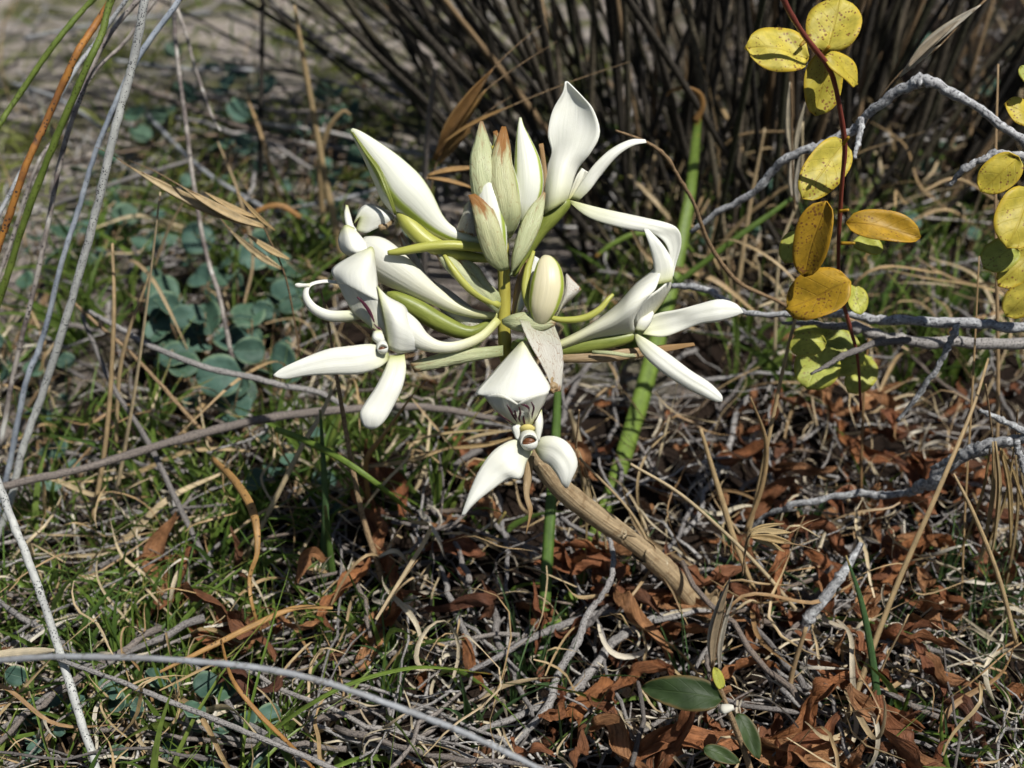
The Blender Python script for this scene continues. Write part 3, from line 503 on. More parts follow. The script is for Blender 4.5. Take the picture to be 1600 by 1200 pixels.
def zone(p):
    x, y = pix(np.asarray(p, float)); x, y = float(x), float(y)
    rows = ((330, ((500, 'on the sand behind the reed canes'), (850, 'behind the large bud'), (1250, 'below the dark reed tussock'), (9e9, 'behind the arched branch'))),
            (560, ((250, 'beside the leaning reed canes'), (520, 'among the blue-green leaves'), (900, 'behind the orchid flowers'), (1200, 'behind the reaching flower'), (9e9, 'below the level branch'))),
            (740, ((240, 'above the long thick twig'), (560, 'under the snapped grey twig'), (760, 'under the sideways flower'), (1000, 'behind the front flower'), (1250, 'under the reaching flower'), (1430, 'under the lime leaves'), (9e9, 'beyond the pale branch'))),
            (900, ((240, 'below the long thick twig'), (480, 'beside the S-bent ginger blade'), (640, 'by the brown dead stalk'), (840, 'below the front flower'), (1060, 'beside the dry lower stem'), (1300, 'by the blurred oat head'), (9e9, 'in front of the pale branch'))),
            (1040, ((240, 'beside the speckled crossing cane'), (480, 'behind the smooth blurred cane'), (700, 'at the foot of the brown dead stalk'), (900, 'beside the forked grey branch'), (1130, 'below the dry lower stem'), (1330, 'at the foot of the lichened stick'), (9e9, 'under the bronze oat fan'))),
            (9e9, ((260, 'around the low green leaves'), (520, 'under the smooth blurred cane'), (800, 'beside the arching strap leaf'), (1000, 'under the forked grey branch'), (1240, 'around the small green shoot'), (9e9, 'around the single tall blade'))))
    for ym, cols in rows:
        if y < ym:
            for xm, t in cols:
                if x < xm: return t
RC = 'reed canes leaning together'
stick('reed_cane', [(262, -190), (236, -60), (226, 0), (205, 110), (180, 200), (150, 330), (115, 460), (68, 610), (36, 700), (14, 790), (-30, 900)], [13, 13, 13, 13, 13, 13, 13, 12, 12, 11, 10], 'cane_white', 'pale grey reed cane densely peppered with black specks, longest of the leaning bundle', 'reed cane', Y=(.43, .37))
stick('reed_cane', [(-60, 600), (-18, 715), (20, 815), (60, 918), (100, 1040), (128, 1130), (160, 1230)], 13, 'cane_white', 'pale speckled reed cane crossing the smooth blurred cane, sloping the opposite way to the bundle', 'reed cane', Y=(.34, .255))
stick('reed_cane', [(380, -150), (300, -30), (262, 25), (222, 80), (188, 145), (150, 235), (122, 330), (98, 405), (66, 530), (40, 600), (14, 730), (-10, 830)], [9, 9, 9, 9, 9, 8, 8, 8, 9, 9, 9, 8], 'cane_blue', 'blue-grey flattened reed cane crossing under the speckled one', 'reed cane', Y=(.46, .40))
stick('reed_cane', [(215, -120), (176, -10), (160, 50), (140, 95), (92, 205), (42, 335), (0, 465), (-40, 580)], 11, 'cane_green', 'thicker olive-green living reed cane beside the orange one', 'reed cane', Y=(.44, .39))
stick('reed_cane', [(240, -110), (168, 10), (138, 55), (118, 88), (72, 190), (40, 262), (0, 378), (-40, 480)], 11, 'cane_orange', 'orange-brown reed cane with dark bands of painted shadow', 'reed cane', Y=(.44, .385))
stick('reed_cane', [(230, -90), (140, 5), (90, 62), (30, 148), (-10, 210), (-60, 300)], 9, 'cane_green', 'slim green reed cane on the outside of the leaning bundle', 'reed cane', Y=(.47, .42))
stick('reed_cane', [(300, -90), (205, 12), (162, 68), (128, 145), (98, 235), (78, 335), (56, 440), (22, 580), (0, 700)], 8, 'cane_mott', 'thin mottled grey reed cane between the green cane and the speckled one', 'reed cane', Y=(.46, .40))
stick('reed_cane', [(240, -60), (152, 62), (112, 118), (60, 215), (22, 290), (-20, 370)], 7, 'cane_grey', 'thin grey reed cane half hidden behind the orange one', 'reed cane', Y=(.47, .41))
stick('reed_cane', [(270, -40), (200, 60), (150, 110), (96, 200), (55, 265), (10, 400), (-20, 470)], 6, 'cane_mott', 'very thin pale reed cane running along the orange one', 'reed cane', Y=(.48, .43))
stick('broken_reed', [(262, -40), (276, 12), (290, 50), (303, 100), (320, 150), (333, 185), (345, 205)], [6, 6, 5, 5, 5, 4, 3], 'cane_mott', 'short broken reed tip banded black and white', 'reed cane', Y=(.60, .56))
stick('reed_cane', [(268, -30), (276, 80), (290, 190), (303, 290), (322, 395), (343, 465), (362, 555), (395, 690)], [7, 7, 7, 7, 7, 7, 7, 6], 'cane_mott', 'upright mottled brown reed cane ending among blue-green leaves', 'reed cane', Y=(.56, .475))
stick('reed_cane', [(418, -60), (411, 0), (409, 110), (406, 210), (410, 335), (412, 420)], 8, 'culm', 'straight dark upright reed culm on the sandy ground', 'reed cane', Y=(.74, .66))
stick('reed_stub', [(680, 104), (676, 140), (668, 210), (662, 295), (662, 380), (664, 470)], [7, 8, 9, 9, 9, 9], 'twig', 'grey snapped-off reed stub behind the large bud', 'reed cane', Y=(.56, .60))
strap('dead_stalk', [(460, 8), (472, 80), (490, 180), (508, 280), (522, 345), (540, 430), (560, 520)][::-1], [9, 10, 11, 10, 9, 8, 4], 'straw', 'broad tan dead grass stalk standing upright on its own', 'grass stalk', Y=(.60, .62))
stick('reed_cane', [(400, -40), (430, 10), (500, 62), (570, 108), (630, 145), (690, 178), (760, 200)], 8, 'twig', 'grey-brown cane slanting down to the brown grass husks', 'reed cane', Y=(.86, .70))
# twigs on the left
stick('twig', [(138, 486), (185, 512), (235, 540), (320, 574), (385, 588), (440, 602), (500, 614), (545, 640)], [7, 9, 10, 10, 10, 10, 9, 8], 'twig', 'grey twig with a snapped end sloping to the sideways flower', 'twig', h=[.085, .082, .078, .072, .066, .06, .055, .05])
stick('twig', [(-30, 770), (40, 752), (130, 732), (250, 696), (400, 657), (540, 640), (660, 636), (760, 652), (860, 668)], [12, 13, 13, 14, 14, 13, 12, 10, 9], 'twig', 'long thick grey twig running under the orchid flowers', 'twig', h=[.052, .054, .056, .056, .054, .05, .045, .035, .02], knots=2)
stick('twig', [(128, 492), (150, 545), (180, 610), (232, 692), (282, 795), (330, 890), (375, 960)], [7, 8, 8, 9, 9, 8, 7], 'twig', 'straight grey stick leaning beneath the long thick twig', 'twig', h=[.08, .075, .07, .05, .035, .02, .006])
stick('twig', [(112, 470), (150, 505), (215, 562), (300, 656), (330, 690)], [5, 6, 6, 7, 6], 'stalk', 'thin tan stick sloping through the blue-green leaves', 'twig', h=[.09, .085, .075, .05, .04])
stick('smooth_cane', [(-80, 1042), (0, 1032), (100, 1026), (250, 1030), (400, 1043), (520, 1070), (650, 1116), (750, 1156), (860, 1210), (960, 1260)], 10, 'cane_pale', 'smooth pale grey cane bowed low above the ground, out of focus', 'reed cane', Y=(.235, .20))
stick('twig', [(90, 1030), (180, 1062), (262, 1095), (380, 1142), (500, 1192), (580, 1230)], [7, 8, 9, 9, 9, 8], 'twig', 'grey stick lying under the smooth blurred cane', 'twig', h=[.045, .045, .043, .04, .035, .03])
stick('dead_stalk', [(500, 450), (512, 500), (528, 600), (545, 700), (565, 800), (592, 888), (612, 950), (628, 1020)], [3, 4, 6, 8, 9, 10, 10, 10], 'stalk', 'brown dead flower stalk standing among green grass', 'grass stalk', Y=(.385, .335))
# lichened branches
LB = M['lichen']
def branch(root, name, pts, w, mat, Y=None, h=None):
    p = place(pts, Y, h); n = max(14, 7 * len(pts)); P2 = cr(p, n); R2 = cr((mw(p, w) * .5)[:, None], n)[:, 0]
    P2 = P2 + cr(rng.normal(size=(max(5, n // 3), 3)), n) * (R2 * .26)[:, None] + rng.normal(size=P2.shape) * (R2 * .12)[:, None]
    for k in rng.integers(2, n - 2, 4): R2[k] *= 1.35
    return obj(name, tube(P2, R2, n, 10, 1, .10), M[mat], root)
def branchy(base, label, main, subs, mat='lichen'):
    r = empty('branch', base, label, 'branch')
    branch(r, 'limb', *main[:2], mat, **main[2])
    for s in subs: branch(r, 'twig', *s[:2], mat, **s[2])
    return r
branchy(YP(1640, 250, .40), 'arched pale grey branch bending over beside the red stem', ([(1078, 362), (1125, 330), (1182, 296), (1232, 246), (1290, 222), (1335, 196), (1372, 165), (1408, 140), (1440, 126), (1478, 140), (1530, 172), (1575, 205), (1640, 250)], [8, 10, 12, 14, 14, 15, 15, 16, 20, 16, 13, 14, 16], dict(Y=(.44, .40))), [([(1348, 185), (1342, 215), (1334, 248)], [10, 9, 6], dict(Y=(.41, .40)))])
branchy(YP(1660, 260, .37), 'short forked grey twig tip curving down among yellow leaves', ([(1484, 292), (1502, 270), (1530, 250), (1565, 242), (1600, 246), (1660, 260)], [6, 10, 12, 13, 15, 16], dict(Y=(.37, .37))), [])
branchy(YP(1660, 520, .37), 'long pale branch lying level just under the orange leaf', ([(1050, 446), (1092, 450), (1130, 468), (1165, 488), (1230, 493), (1330, 491), (1400, 500), (1500, 506), (1600, 512), (1660, 516)], [8, 10, 10, 9, 10, 14, 15, 16, 16, 16], dict(Y=(.42, .37))), [([(1496, 508), (1480, 545), (1462, 580), (1430, 620), (1403, 658)], [10, 10, 9, 8, 5], dict(Y=(.375, .37)))])
branchy(YP(1660, 545, .39), 'darker grey branch just below the level one', ([(1222, 504), (1280, 506), (1340, 512), (1400, 530), (1480, 534), (1600, 536), (1660, 545)], [5, 9, 16, 18, 18, 18, 18], dict(Y=(.40, .39))), [([(1420, 530), (1375, 535), (1330, 552), (1300, 566), (1268, 584)], [12, 11, 10, 8, 4], dict(Y=(.39, .36)))], 'twig')
branchy(YP(1660, 670, .34), 'pale branch reaching over the brown dead leaves', ([(1164, 830), (1200, 805), (1240, 788), (1310, 776), (1360, 772), (1400, 772), (1430, 766), (1452, 752), (1500, 722), (1545, 700), (1600, 684), (1660, 670)], [5, 8, 10, 11, 13, 12, 14, 18, 14, 14, 18, 20], dict(Y=(.385, .34))), [([(1454, 732), (1490, 716), (1530, 700), (1580, 688)], [6, 14, 16, 14], dict(Y=(.35, .34))), ([(1530, 640), (1560, 655), (1600, 672), (1640, 690)], [6, 9, 11, 12], dict(Y=(.35, .34))), ([(1588, 690), (1594, 715), (1602, 742)], [10, 9, 7], dict(Y=(.34, .335)))])
stick('twig', [(962, 204), (1005, 220), (1038, 242), (1062, 280), (1084, 318), (1104, 372), (1128, 412), (1158, 444), (1210, 468), (1250, 490)], [4, 5, 6, 6, 6, 7, 7, 7, 6, 6], 'stalk', 'thin crooked brown twig behind the open flowers', 'twig', Y=(.41, .42), knots=4)
branchy(G(850, 1110), 'forked grey dead branch lying beside the lower stem', ([(1130, 950), (1050, 962), (985, 984), (945, 1020), (900, 1072), (850, 1102), (790, 1126), (720, 1150), (650, 1160)], [10, 13, 15, 16, 15, 12, 10, 9, 6], dict(h=[.02, .022, .024, .02, .015, .014, .012, .01, .006])), [([(952, 838), (958, 880), (948, 920), (918, 958), (900, 1000), (872, 1060), (850, 1110), (800, 1170)], [7, 8, 9, 11, 13, 13, 12, 10], dict(h=[.045, .042, .038, .034, .03, .022, .018, .01])), ([(950, 944), (930, 965), (912, 985)], [5, 7, 9], dict(h=[.04, .035, .03]))], 'twig')
stick('twig', [(732, 1050), (775, 1028), (820, 1002), (870, 980), (930, 960), (990, 950)], [6, 9, 11, 12, 11, 8], 'twig', 'dark grey stick poking out from the forked branch', 'twig', h=.022)
stick('twig', [(1346, 848), (1322, 888), (1296, 925), (1268, 958), (1256, 985), (1246, 1020)], [9, 14, 17, 18, 16, 13], 'lichen', 'stubby whitish lichened stick standing among brown leaves', 'twig', h=[.05, .042, .034, .026, .018, .004], knots=2)
stick('twig', [(1540, 935), (1380, 950), (1250, 940), (1150, 950), (1060, 978)], [8, 9, 9, 8, 7], 'twig', 'weathered stick lying across the litter beside the lower stem', 'twig', h=.008)

# green strap leaves
strap('strap_leaf', [(846, 1035), (852, 930), (860, 800), (868, 690), (872, 590)], [17, 18, 17, 15, 10], 'strapd', 'dark green upright strap leaf behind the front flower', 'leaf blade', Y=[.327, .343, .365, .385, .40])
strap('strap_leaf', [(868, 990), (905, 905), (955, 775), (1008, 605), (1052, 440), (1078, 310), (1088, 215), (1092, 178)], [16, 22, 26, 28, 24, 18, 14, 10], 'strap', 'broad bright green strap leaf rising behind the orchid', 'leaf blade', Y=[.340, .366, .412, .47, .525, .56, .575, .578], fold=.3)
strap('curled_tip', [(1086, 190), (1096, 168), (1092, 148), (1072, 138), (1050, 142), (1042, 150)], [10, 11, 10, 8, 6, 3], 'ginger', 'withered ginger blade tip hooked over the strap leaf', 'leaf blade', Y=(.577, .575))
strap('strap_leaf', [(365, 1210), (420, 1150), (490, 1100), (560, 1066), (640, 1046), (700, 1046), (770, 1054)], [15, 15, 15, 14, 13, 11, 5], 'strap', 'long green strap leaf arching low over the litter', 'leaf blade', h=[.01, .03, .046, .05, .046, .034, .01], up=(0, .2, 1))
strap('strap_leaf', [(430, 670), (480, 690), (540, 722), (600, 765), (648, 806)], [9, 10, 10, 8, 3], 'strap', 'light green blade lying aslant with a yellow tip', 'leaf blade', h=[.07, .072, .07, .06, .04])
strap('strap_leaf', [(590, 1000), (600, 900), (612, 830), (615, 770), (600, 735)], [10, 14, 17, 14, 6], 'straw', 'bleached broad dead blade behind the brown stalk', 'leaf blade', Y=.42)
strap('strap_leaf', [(655, 1060), (690, 960), (726, 900), (752, 860), (790, 800)], [6, 10, 10, 8, 3], 'grass', 'short green blade crossing dead leaves', 'leaf blade', Y=.39)
strap('strap_leaf', [(1388, 1215), (1374, 1110), (1362, 1020), (1346, 940), (1322, 868)], [14, 13, 11, 8, 2], 'grassb', 'single tall green grass blade standing over brown leaves', 'leaf blade', Y=(.285, .30))
strap('strap_leaf', [(500, 1010), (505, 900), (508, 800), (505, 720), (500, 640)], [10, 13, 11, 8, 3], 'grassb', 'upright green blade beside the brown dead stalk', 'leaf blade', Y=(.36, .37))
strap('strap_leaf', [(545, 1020), (525, 930), (515, 860), (508, 790)], [10, 11, 10, 4], 'grass', 'broken brown-topped green blade beside the brown dead stalk', 'leaf blade', Y=(.35, .36))
strap('strap_leaf', [(1085, 395), (1060, 372), (1000, 365), (960, 380), (930, 402)], [3, 6, 8, 8, 6], 'strap', 'curved green blade arching in the gap behind the flowers', 'leaf blade', Y=(.56, .55))
strap('strap_leaf', [(1010, 470), (1060, 440), (1150, 372), (1210, 330), (1260, 292)], [8, 9, 9, 8, 3], 'grass', 'thin green blade slanting behind the reaching flower', 'leaf blade', Y=(.50, .52))
strap('dead_grass_leaf', [(600, 960), (640, 930), (640, 890), (618, 862), (590, 870)], [9, 11, 10, 8, 3], 'strawp', 'papery dead blade curled into a hook', 'leaf blade', Y=(.36, .345), twist=1.2)
strap('dead_grass_leaf', [(575, 780), (572, 720), (598, 680), (640, 622), (668, 592)], [6, 9, 9, 8, 3], 'ginger', 'twisted ginger dead blade beside the drooping sepal', 'leaf blade', Y=(.385, .39), twist=2.2)
strap('dead_grass_leaf', [(330, 715), (365, 750), (395, 800), (402, 860), (390, 905), (398, 960), (425, 1030)], [7, 12, 13, 8, 6, 5, 3], 'ginger', 'long ginger dead blade bent in an S over the grass', 'leaf blade', h=[.06, .065, .065, .058, .05, .04, .01], twist=1.5)
strap('dead_grass_leaf', [(250, 1050), (330, 1010), (400, 975), (460, 950), (520, 950)], [4, 8, 9, 8, 4], 'ginger', 'orange-brown blade lying across grey sticks', 'leaf blade', h=.042, twist=.6)
strap('dead_grass_leaf', [(345, 1000), (362, 1060), (400, 1110), (450, 1160), (500, 1210)], [4, 6, 7, 6, 5], 'ginger', 'narrow ginger blade looping under the smooth cane', 'leaf blade', h=[.05, .055, .05, .04, .02], twist=1.)
strap('dead_grass_leaf', [(505, 360), (500, 260), (512, 205), (535, 175), (548, 180)], [9, 9, 8, 6, 3], 'straw', 'curled tan blade beside the broad dead stalk', 'leaf blade', Y=.64)
strap('dead_grass_leaf', [(470, 340), (440, 322), (410, 326), (380, 345)], [8, 9, 8, 4], 'ginger', 'arched rusty blade in front of the sandy ground', 'leaf blade', Y=.58)
strap('dead_grass_leaf', [(-30, 1030), (20, 1022), (60, 1018), (85, 1016)], [14, 16, 12, 4], 'strawp', 'pale dead blade poking in under the speckled crossing cane', 'leaf blade', Y=.27)
# thin dry stalks
SG = 'thin straw-coloured grass stalks standing in the litter'
for pts, w, Y in (
    ([(170, 830), (205, 640), (228, 480), (250, 300)], [7, 6, 5, 3], (.40, .42)), ([(135, 860), (165, 690), (178, 500), (176, 380)], [7, 7, 6, 4], (.39, .44)), ([(180, 700), (190, 560), (235, 425)], [6, 6, 3], (.42, .44)),
    ([(385, 870), (470, 700), (505, 640), (545, 540)], [7, 8, 7, 4], (.37, .40)), ([(1165, 860), (1200, 690), (1232, 540), (1255, 460)], [6, 6, 5, 3], (.36, .40)), ([(1180, 925), (1150, 850), (1125, 770), (1095, 670)], [6, 9, 9, 5], (.34, .36)),
    ([(1165, 830), (1190, 760), (1196, 690), (1172, 620)], [6, 8, 7, 3], (.36, .37)), ([(1350, 900), (1346, 760), (1350, 620), (1358, 520)], [4, 4, 4, 3], (.40, .42)), ([(1290, 1210), (1340, 1080), (1400, 920), (1470, 760), (1520, 640), (1545, 560)], [9, 9, 9, 8, 6, 4], (.27, .36)),
    ([(1500, 1010), (1508, 800), (1520, 600), (1530, 400)], [3, 3, 3, 2], (.34, .40)), ([(1545, 1060), (1552, 860), (1560, 620), (1556, 300), (1560, 100)], [5, 6, 6, 5, 3], (.36, .44)), ([(1120, 1010), (1092, 960), (1030, 880), (985, 800), (905, 715)], [5, 5, 5, 4, 3], (.34, .36)),
    ([(1250, 960), (1190, 890), (1130, 830), (1060, 770), (985, 725)], [6, 6, 5, 5, 4], (.335, .345)), ([(1260, 980), (1236, 1060), (1240, 1100), (1262, 1190)], [6, 8, 7, 5], (.30, .29)), ([(1470, 1210), (1395, 1200), (1370, 1080), (1420, 960)], [6, 6, 5, 3], (.29, .30)),
    ([(1210, 560), (1218, 400), (1250, 300), (1254, 190)], [5, 5, 4, 3], (.50, .52)), ([(1150, 470), (1170, 330), (1195, 200)], [8, 7, 3], (.56, .58)), ([(1010, 420), (1015, 300), (1028, 220)], [9, 8, 3], (.62, .64)), ([(380, 480), (395, 400), (372, 300), (340, 220)], [4, 4, 4, 2], (.54, .58)),
    ([(240, 420), (262, 360), (290, 310)], [4, 4, 2], (.52, .52)), ([(640, 905), (652, 780), (640, 690)], [13, 15, 10], (.43, .45)), ([(660, 830), (650, 720), (662, 640)], [9, 9, 5], (.43, .45)), ([(1095, 280), (1150, 215), (1250, 205)], [4, 5, 3], (.62, .60)), ([(1440, 300), (1500, 280), (1580, 330)], [5, 5, 3], (.55, .56)),
    ([(900, 980), (905, 880), (898, 760), (905, 660)], [10, 11, 11, 5], (.41, .43)), ([(930, 960), (925, 840), (905, 700), (890, 640)], [8, 10, 12, 7], (.41, .42)), ([(1590, 1010), (1560, 900), (1520, 800), (1490, 740)], [7, 7, 6, 3], (.31, .33))):
    strap('straw_stalk', pts, w, 'straw', ('broad ' if max(w) > 8 else 'slender ' if max(w) < 6 else '') + 'straw-coloured dry grass stalk rooted ' + zone(YP(*pts[0], Y[0])), 'grass stalk', SG, Y=Y, fold=.5, nv=3, twist=rng.uniform(-.8, .8))

# ------------------------------------------------------------------ leaves on stems
def leaf_geo(L, W, cup=.15, curl=.2, notch=.0, nu=14, nv=9, point=.5, wav=.04, rnd_=True):
    u = np.linspace(0, 1, nu); v = np.linspace(-1, 1, nv)
    w = np.sin(np.pi * np.clip(u, 0, 1) ** (.75)) ** (.62); w = np.maximum(w, .012); w[-1] = .012
    if rnd_: w = np.maximum((1 - np.abs(2 * u ** .92 - 1) ** 2.3) ** .56, .012)
    x = L * u[:, None] - notch * L * (np.abs(v)[None, :] ** 2) * (1 - u[:, None]) * .4
    y = W * .5 * w[:, None] * v[None, :]
    ph = rng.uniform(0, 6)
    z = cup * W * .5 * (np.abs(v)[None, :] ** 1.6) * w[:, None] - curl * L * (u[:, None] - .5) ** 2 + wav * W * np.sin(u[:, None] * 7 + v[None, :] * 3 + ph)
    V = np.stack([np.broadcast_to(x, z.shape), y, z], -1).reshape(-1, 3)
    uv = np.stack(np.broadcast_arrays(u[:, None], (v * .5 + .5)[None, :]), -1).reshape(-1, 2)
    return V, grid(nu, nv), uv
def orient(geo, at, d, nrm):
    V, F, uv = geo; d = norm(np.asarray(d, float)); n = np.asarray(nrm, float); n = norm(n - d * (n @ d)); s = np.cross(n, d)
    return V[:, :1] * d + V[:, 1:2] * s + V[:, 2:] * n + at, F, uv
def pleaf(root, name, c, half, ang, mat, tilt=(0, 0), Y=.40, cup=.15, curl=.15, label=None):
    """leaf centred at pixel c; half=(half length, half width) px; ang: base->tip direction in the picture, degrees anticlockwise from the right"""
    a = R(ang); ctr = YP(*c, Y); k = ((ctr - CAM) @ FWD) / FPX
    d = RGT * math.cos(a) + UPV * math.sin(a) - FWD * tilt[0]
    n = -FWD + RGT * tilt[1] + UPV * .35
    L, W = 2 * half[0] * k * np.linalg.norm(d), 2 * half[1] * k
    geo = orient(leaf_geo(L, W, cup, curl, wav=.05, rnd_=mat != 'leafk', nu=16), ctr - norm(d) * L * .5, d, n)
    o = obj(name, geo, M[mat], root, solid=.0003)
    return o
yb = YP(1345, 640, .385)
ys = empty('yellow_leaf_shrub', yb, 'red-stemmed shoot of round yellow leaves hanging in front of grey branches', 'shrub')
p = place([(1205, -60), (1225, 0), (1248, 42), (1268, 70), (1292, 100), (1304, 130), (1314, 180), (1320, 230), (1316, 280), (1312, 340), (1310, 400), (1312, 450), (1325, 500), (1340, 560), (1345, 640)], (.36, .385))
obj('stem', tube(p, mw(p, [9, 9, 9, 9, 9, 8, 8, 8, 7, 7, 6, 6, 6, 5, 4]) * .5, 60, 9, 1, .05), M['redstem'], ys)
for c, half, ang, mat, tilt, cup in (((1216, 78), (51, 41), 172, 'leafy', (.1, .2), .1), ((1303, 38), (46, 42), 75, 'leafy', (-.2, -.2), .15), ((1284, 130), (48, 34), -95, 'leafy', (-.3, .3), .2), ((1318, 108), (34, 22), -35, 'leafy', (-.4, .4), .2), ((1288, 264), (60, 32), 232, 'leafy', (.2, .35), .2),
    ((1272, 374), (58, 30), 258, 'leafo', (-.35, -.5), .35), ((1382, 356), (58, 26), -12, 'leafo', (.1, -.3), .4), ((1357, 383), (23, 16), -20, 'leafl', (.2, 0), .2), ((1278, 462), (50, 40), 205, 'leafo', (-.4, -.3), .25), ((1238, 386), (27, 19), 245, 'leafl', (0, -.2), .2),
    ((1338, 468), (24, 18), 285, 'leafl', (.2, .2), .2), ((1276, 572), (38, 36), 245, 'leafl', (.2, .1), .1), ((1262, 538), (28, 20), 190, 'leafl', (-.2, .2), .2), ((1318, 560), (36, 28), 215, 'leafl', (.3, .2), .1), ((1345, 585), (34, 24), 235, 'leafl', (.2, .4), .2), ((1268, 520), (26, 12), 180, 'leafl', (-.4, 0), .2), ((1305, 535), (40, 26), 160, 'leafl', (-.2, .2), .2)):
    pleaf(ys, 'leaf', c, half, ang, mat, tilt, Y=.372 + .012 * rng.uniform(-1, 1) + (.02 if c[1] > 500 else 0), cup=cup, curl=rng.uniform(.05, .35))
for a, b in (((1262, 60), (1250, 72)), ((1282, 88), (1296, 72)), ((1296, 110), (1288, 96)), ((1318, 225), (1326, 214)), ((1312, 330), (1326, 328)), ((1314, 380), (1336, 380))):
    q = place([a, b], (.371, .369)); obj('petiole', tube(q, [.0007, .0005], 6, 6), M['leafo'], ys)
yr = empty('yellow_leaf_shrub', YP(1690, 520, .37), 'second spray of yellow leaves beside the curving twig tip', 'shrub')
p = place([(1660, 60), (1640, 180), (1630, 300), (1640, 420), (1690, 520)], .375)
obj('stem', tube(p, mw(p, [7, 7, 7, 7, 6]) * .5, 30, 8, 1, .05), M['redstem'], yr)
for c, half, ang, mat, tilt, cup in (((1596, 176), (30, 24), 150, 'leafy', (.1, .2), .15), ((1562, 272), (36, 28), 225, 'leafy', (-.3, -.1), .2), ((1594, 340), (52, 40), 245, 'leafy', (.1, .1), .15), ((1562, 400), (32, 26), 215, 'leafl', (.1, 0), .15), ((1590, 418), (40, 24), 225, 'leafy', (-.1, .3), .2), ((1600, 465), (36, 26), 230, 'leafy', (-.4, -.2), .2), ((1606, 120), (20, 16), 120, 'leafl', (0, .2), .2)):
    pleaf(yr, 'leaf', c, half, ang, mat, tilt, Y=.37 + .008 * rng.uniform(-1, 1), cup=cup)
# small green shoot close to the viewer
sb = G(1200, 1290); sh = empty('small_shoot', sb, 'small out-of-focus shoot with one dark green leaf and a white node', 'plant')
p = np.array([G(1200, 1290), YP(1165, 1180, .262), YP(1138, 1110, .262), YP(1120, 1060, .264)]); obj('stem', tube(p, [.0012, .001, .0009, .0005], 16, 8, 1, .05), M['stalk'], sh)
pleaf(sh, 'leaf', (1064, 1082), (62, 27), 176, 'leafk', (-.3, -.1), .262, .3, .3)
pleaf(sh, 'leaf', (1170, 1150), (36, 16), -65, 'leafk', (.3, .1), .264, .3, .2)
pleaf(sh, 'leaf', (1128, 1180), (30, 13), -20, 'leafk', (.1, .2), .262, .3, .2)
pleaf(sh, 'leaf', (1122, 1060), (18, 9), 110, 'leafl', (.1, .2), .263, .3, .2)
q = YP(1135, 1108, .259); obj('node', tube([q - [.0022, 0, .001], q - [.0008, 0, 0], q + [.0010, 0, .0006], q + [.0022, 0, .001]], [.0008, .0018, .0014, .0006], 10, 10, .8, .22), M['white'], sh)

# oat heads: a stalk, husks (and their awns)
def husk(root, a, b, w, mat, Y, awn=None):
    Y = Y + rng.uniform(-.006, .006)
    p0, p1 = YP(*a, Y), YP(*b, Y); d = p1 - p0; L = np.linalg.norm(d); k = (((p0 - CAM) @ FWD) / FPX)
    side = norm(np.cross(d, FWD)); pts = [p0, p0 + d * .35 + side * L * .04, p0 + d * .7 + side * L * .03, p1]
    hk = obj('husk', ribbon(pts, [w * k * .2, w * k * .68, w * k * .5, w * k * .05], 14, 7, up=FWD, fold=.4, roll=rng.uniform(-.4, .4)), M[mat], root, solid=.00015)
    hk2 = obj('husk', ribbon([q - FWD * .0004 for q in pts], [w * k * .2, w * k * .55, w * k * .45, w * k * .04], 14, 7, up=FWD, fold=-.4, roll=rng.uniform(-.4, .4)), M[mat], root, solid=.00015)
    if awn is not None:
        q = place([b, ((b[0] + awn[0]) / 2, (b[1] + awn[1]) / 2 - 3), awn], (Y, Y + .01)); obj('awn', tube([p0 * .3 + p1 * .7, *q], [.00035, .0003, .00022, .0001], 10, 5), M['stalk'], root)
def oat(label, stalk, husks, mat, Y, sw=3):
    p = place(stalk, Y); r = empty('oat_head', p[0], label, 'grass head')
    obj('stalk', tube(p, mw(p, sw) * .5, 24, 6), M['stalk'], r)
    for h in husks: husk(r, h[0], h[1], h[2], mat, (Y if not np.ndim(Y) else np.mean(Y)) + rng.uniform(-.003, .003), h[3] if len(h) > 3 else None)
oat('pale glistening oat head drooping over the blue-green leaves', [(470, 560), (448, 440), (420, 372), (410, 350)], [((410, 352), (205, 262), 26, (150, 230)), ((412, 355), (285, 292), 24, (200, 250)), ((400, 340), (320, 300), 16), ((440, 420), (360, 360), 18, (330, 330)), ((452, 405), (385, 365), 16), ((430, 360), (370, 300), 10)], 'seed', .42)
oat('brown oat head fanning upward behind the young buds', [(690, 420), (672, 330), (680, 262), (690, 235)], [((680, 250), (770, 108), 30, (845, 40)), ((690, 240), (760, 140), 28, (870, 65)), ((684, 246), (745, 190), 20, (800, 150)), ((690, 225), (800, 165), 9, (985, 96)), ((686, 255), (735, 205), 18), ((676, 250), (725, 180), 14)], 'seedb', .50)
oat('small two-husked oat head beside the young buds', [(640, 430), (655, 330), (668, 276)], [((668, 274), (752, 262), 15), ((668, 278), (745, 296), 11)], 'seedb', .47)
oat('long bleached oat head pointing up past the arched branch', [(1345, 205), (1385, 140), (1420, 100)], [((1418, 104), (1532, 8), 26, (1590, -40)), ((1416, 108), (1500, 30), 18), ((1405, 120), (1470, 70), 14, (1560, -20))], 'strawp', .43)
oat('slim pale oat head hanging upright beside the yellow leaves', [(1242, 330), (1238, 250), (1236, 130)], [((1240, 250), (1234, 128), 16), ((1243, 245), (1258, 160), 14), ((1238, 310), (1242, 215), 14), ((1246, 320), (1250, 240), 12)], 'strawp', .47)
oat('out-of-focus oat head beside the dry lower stem', [(1160, 900), (1166, 850), (1172, 835)], [((1172, 838), (1240, 850), 20, (1290, 868)), ((1172, 834), (1236, 832), 18, (1280, 810)), ((1176, 842), (1226, 862), 14), ((1170, 830), (1225, 818), 10)], 'seed', .29)
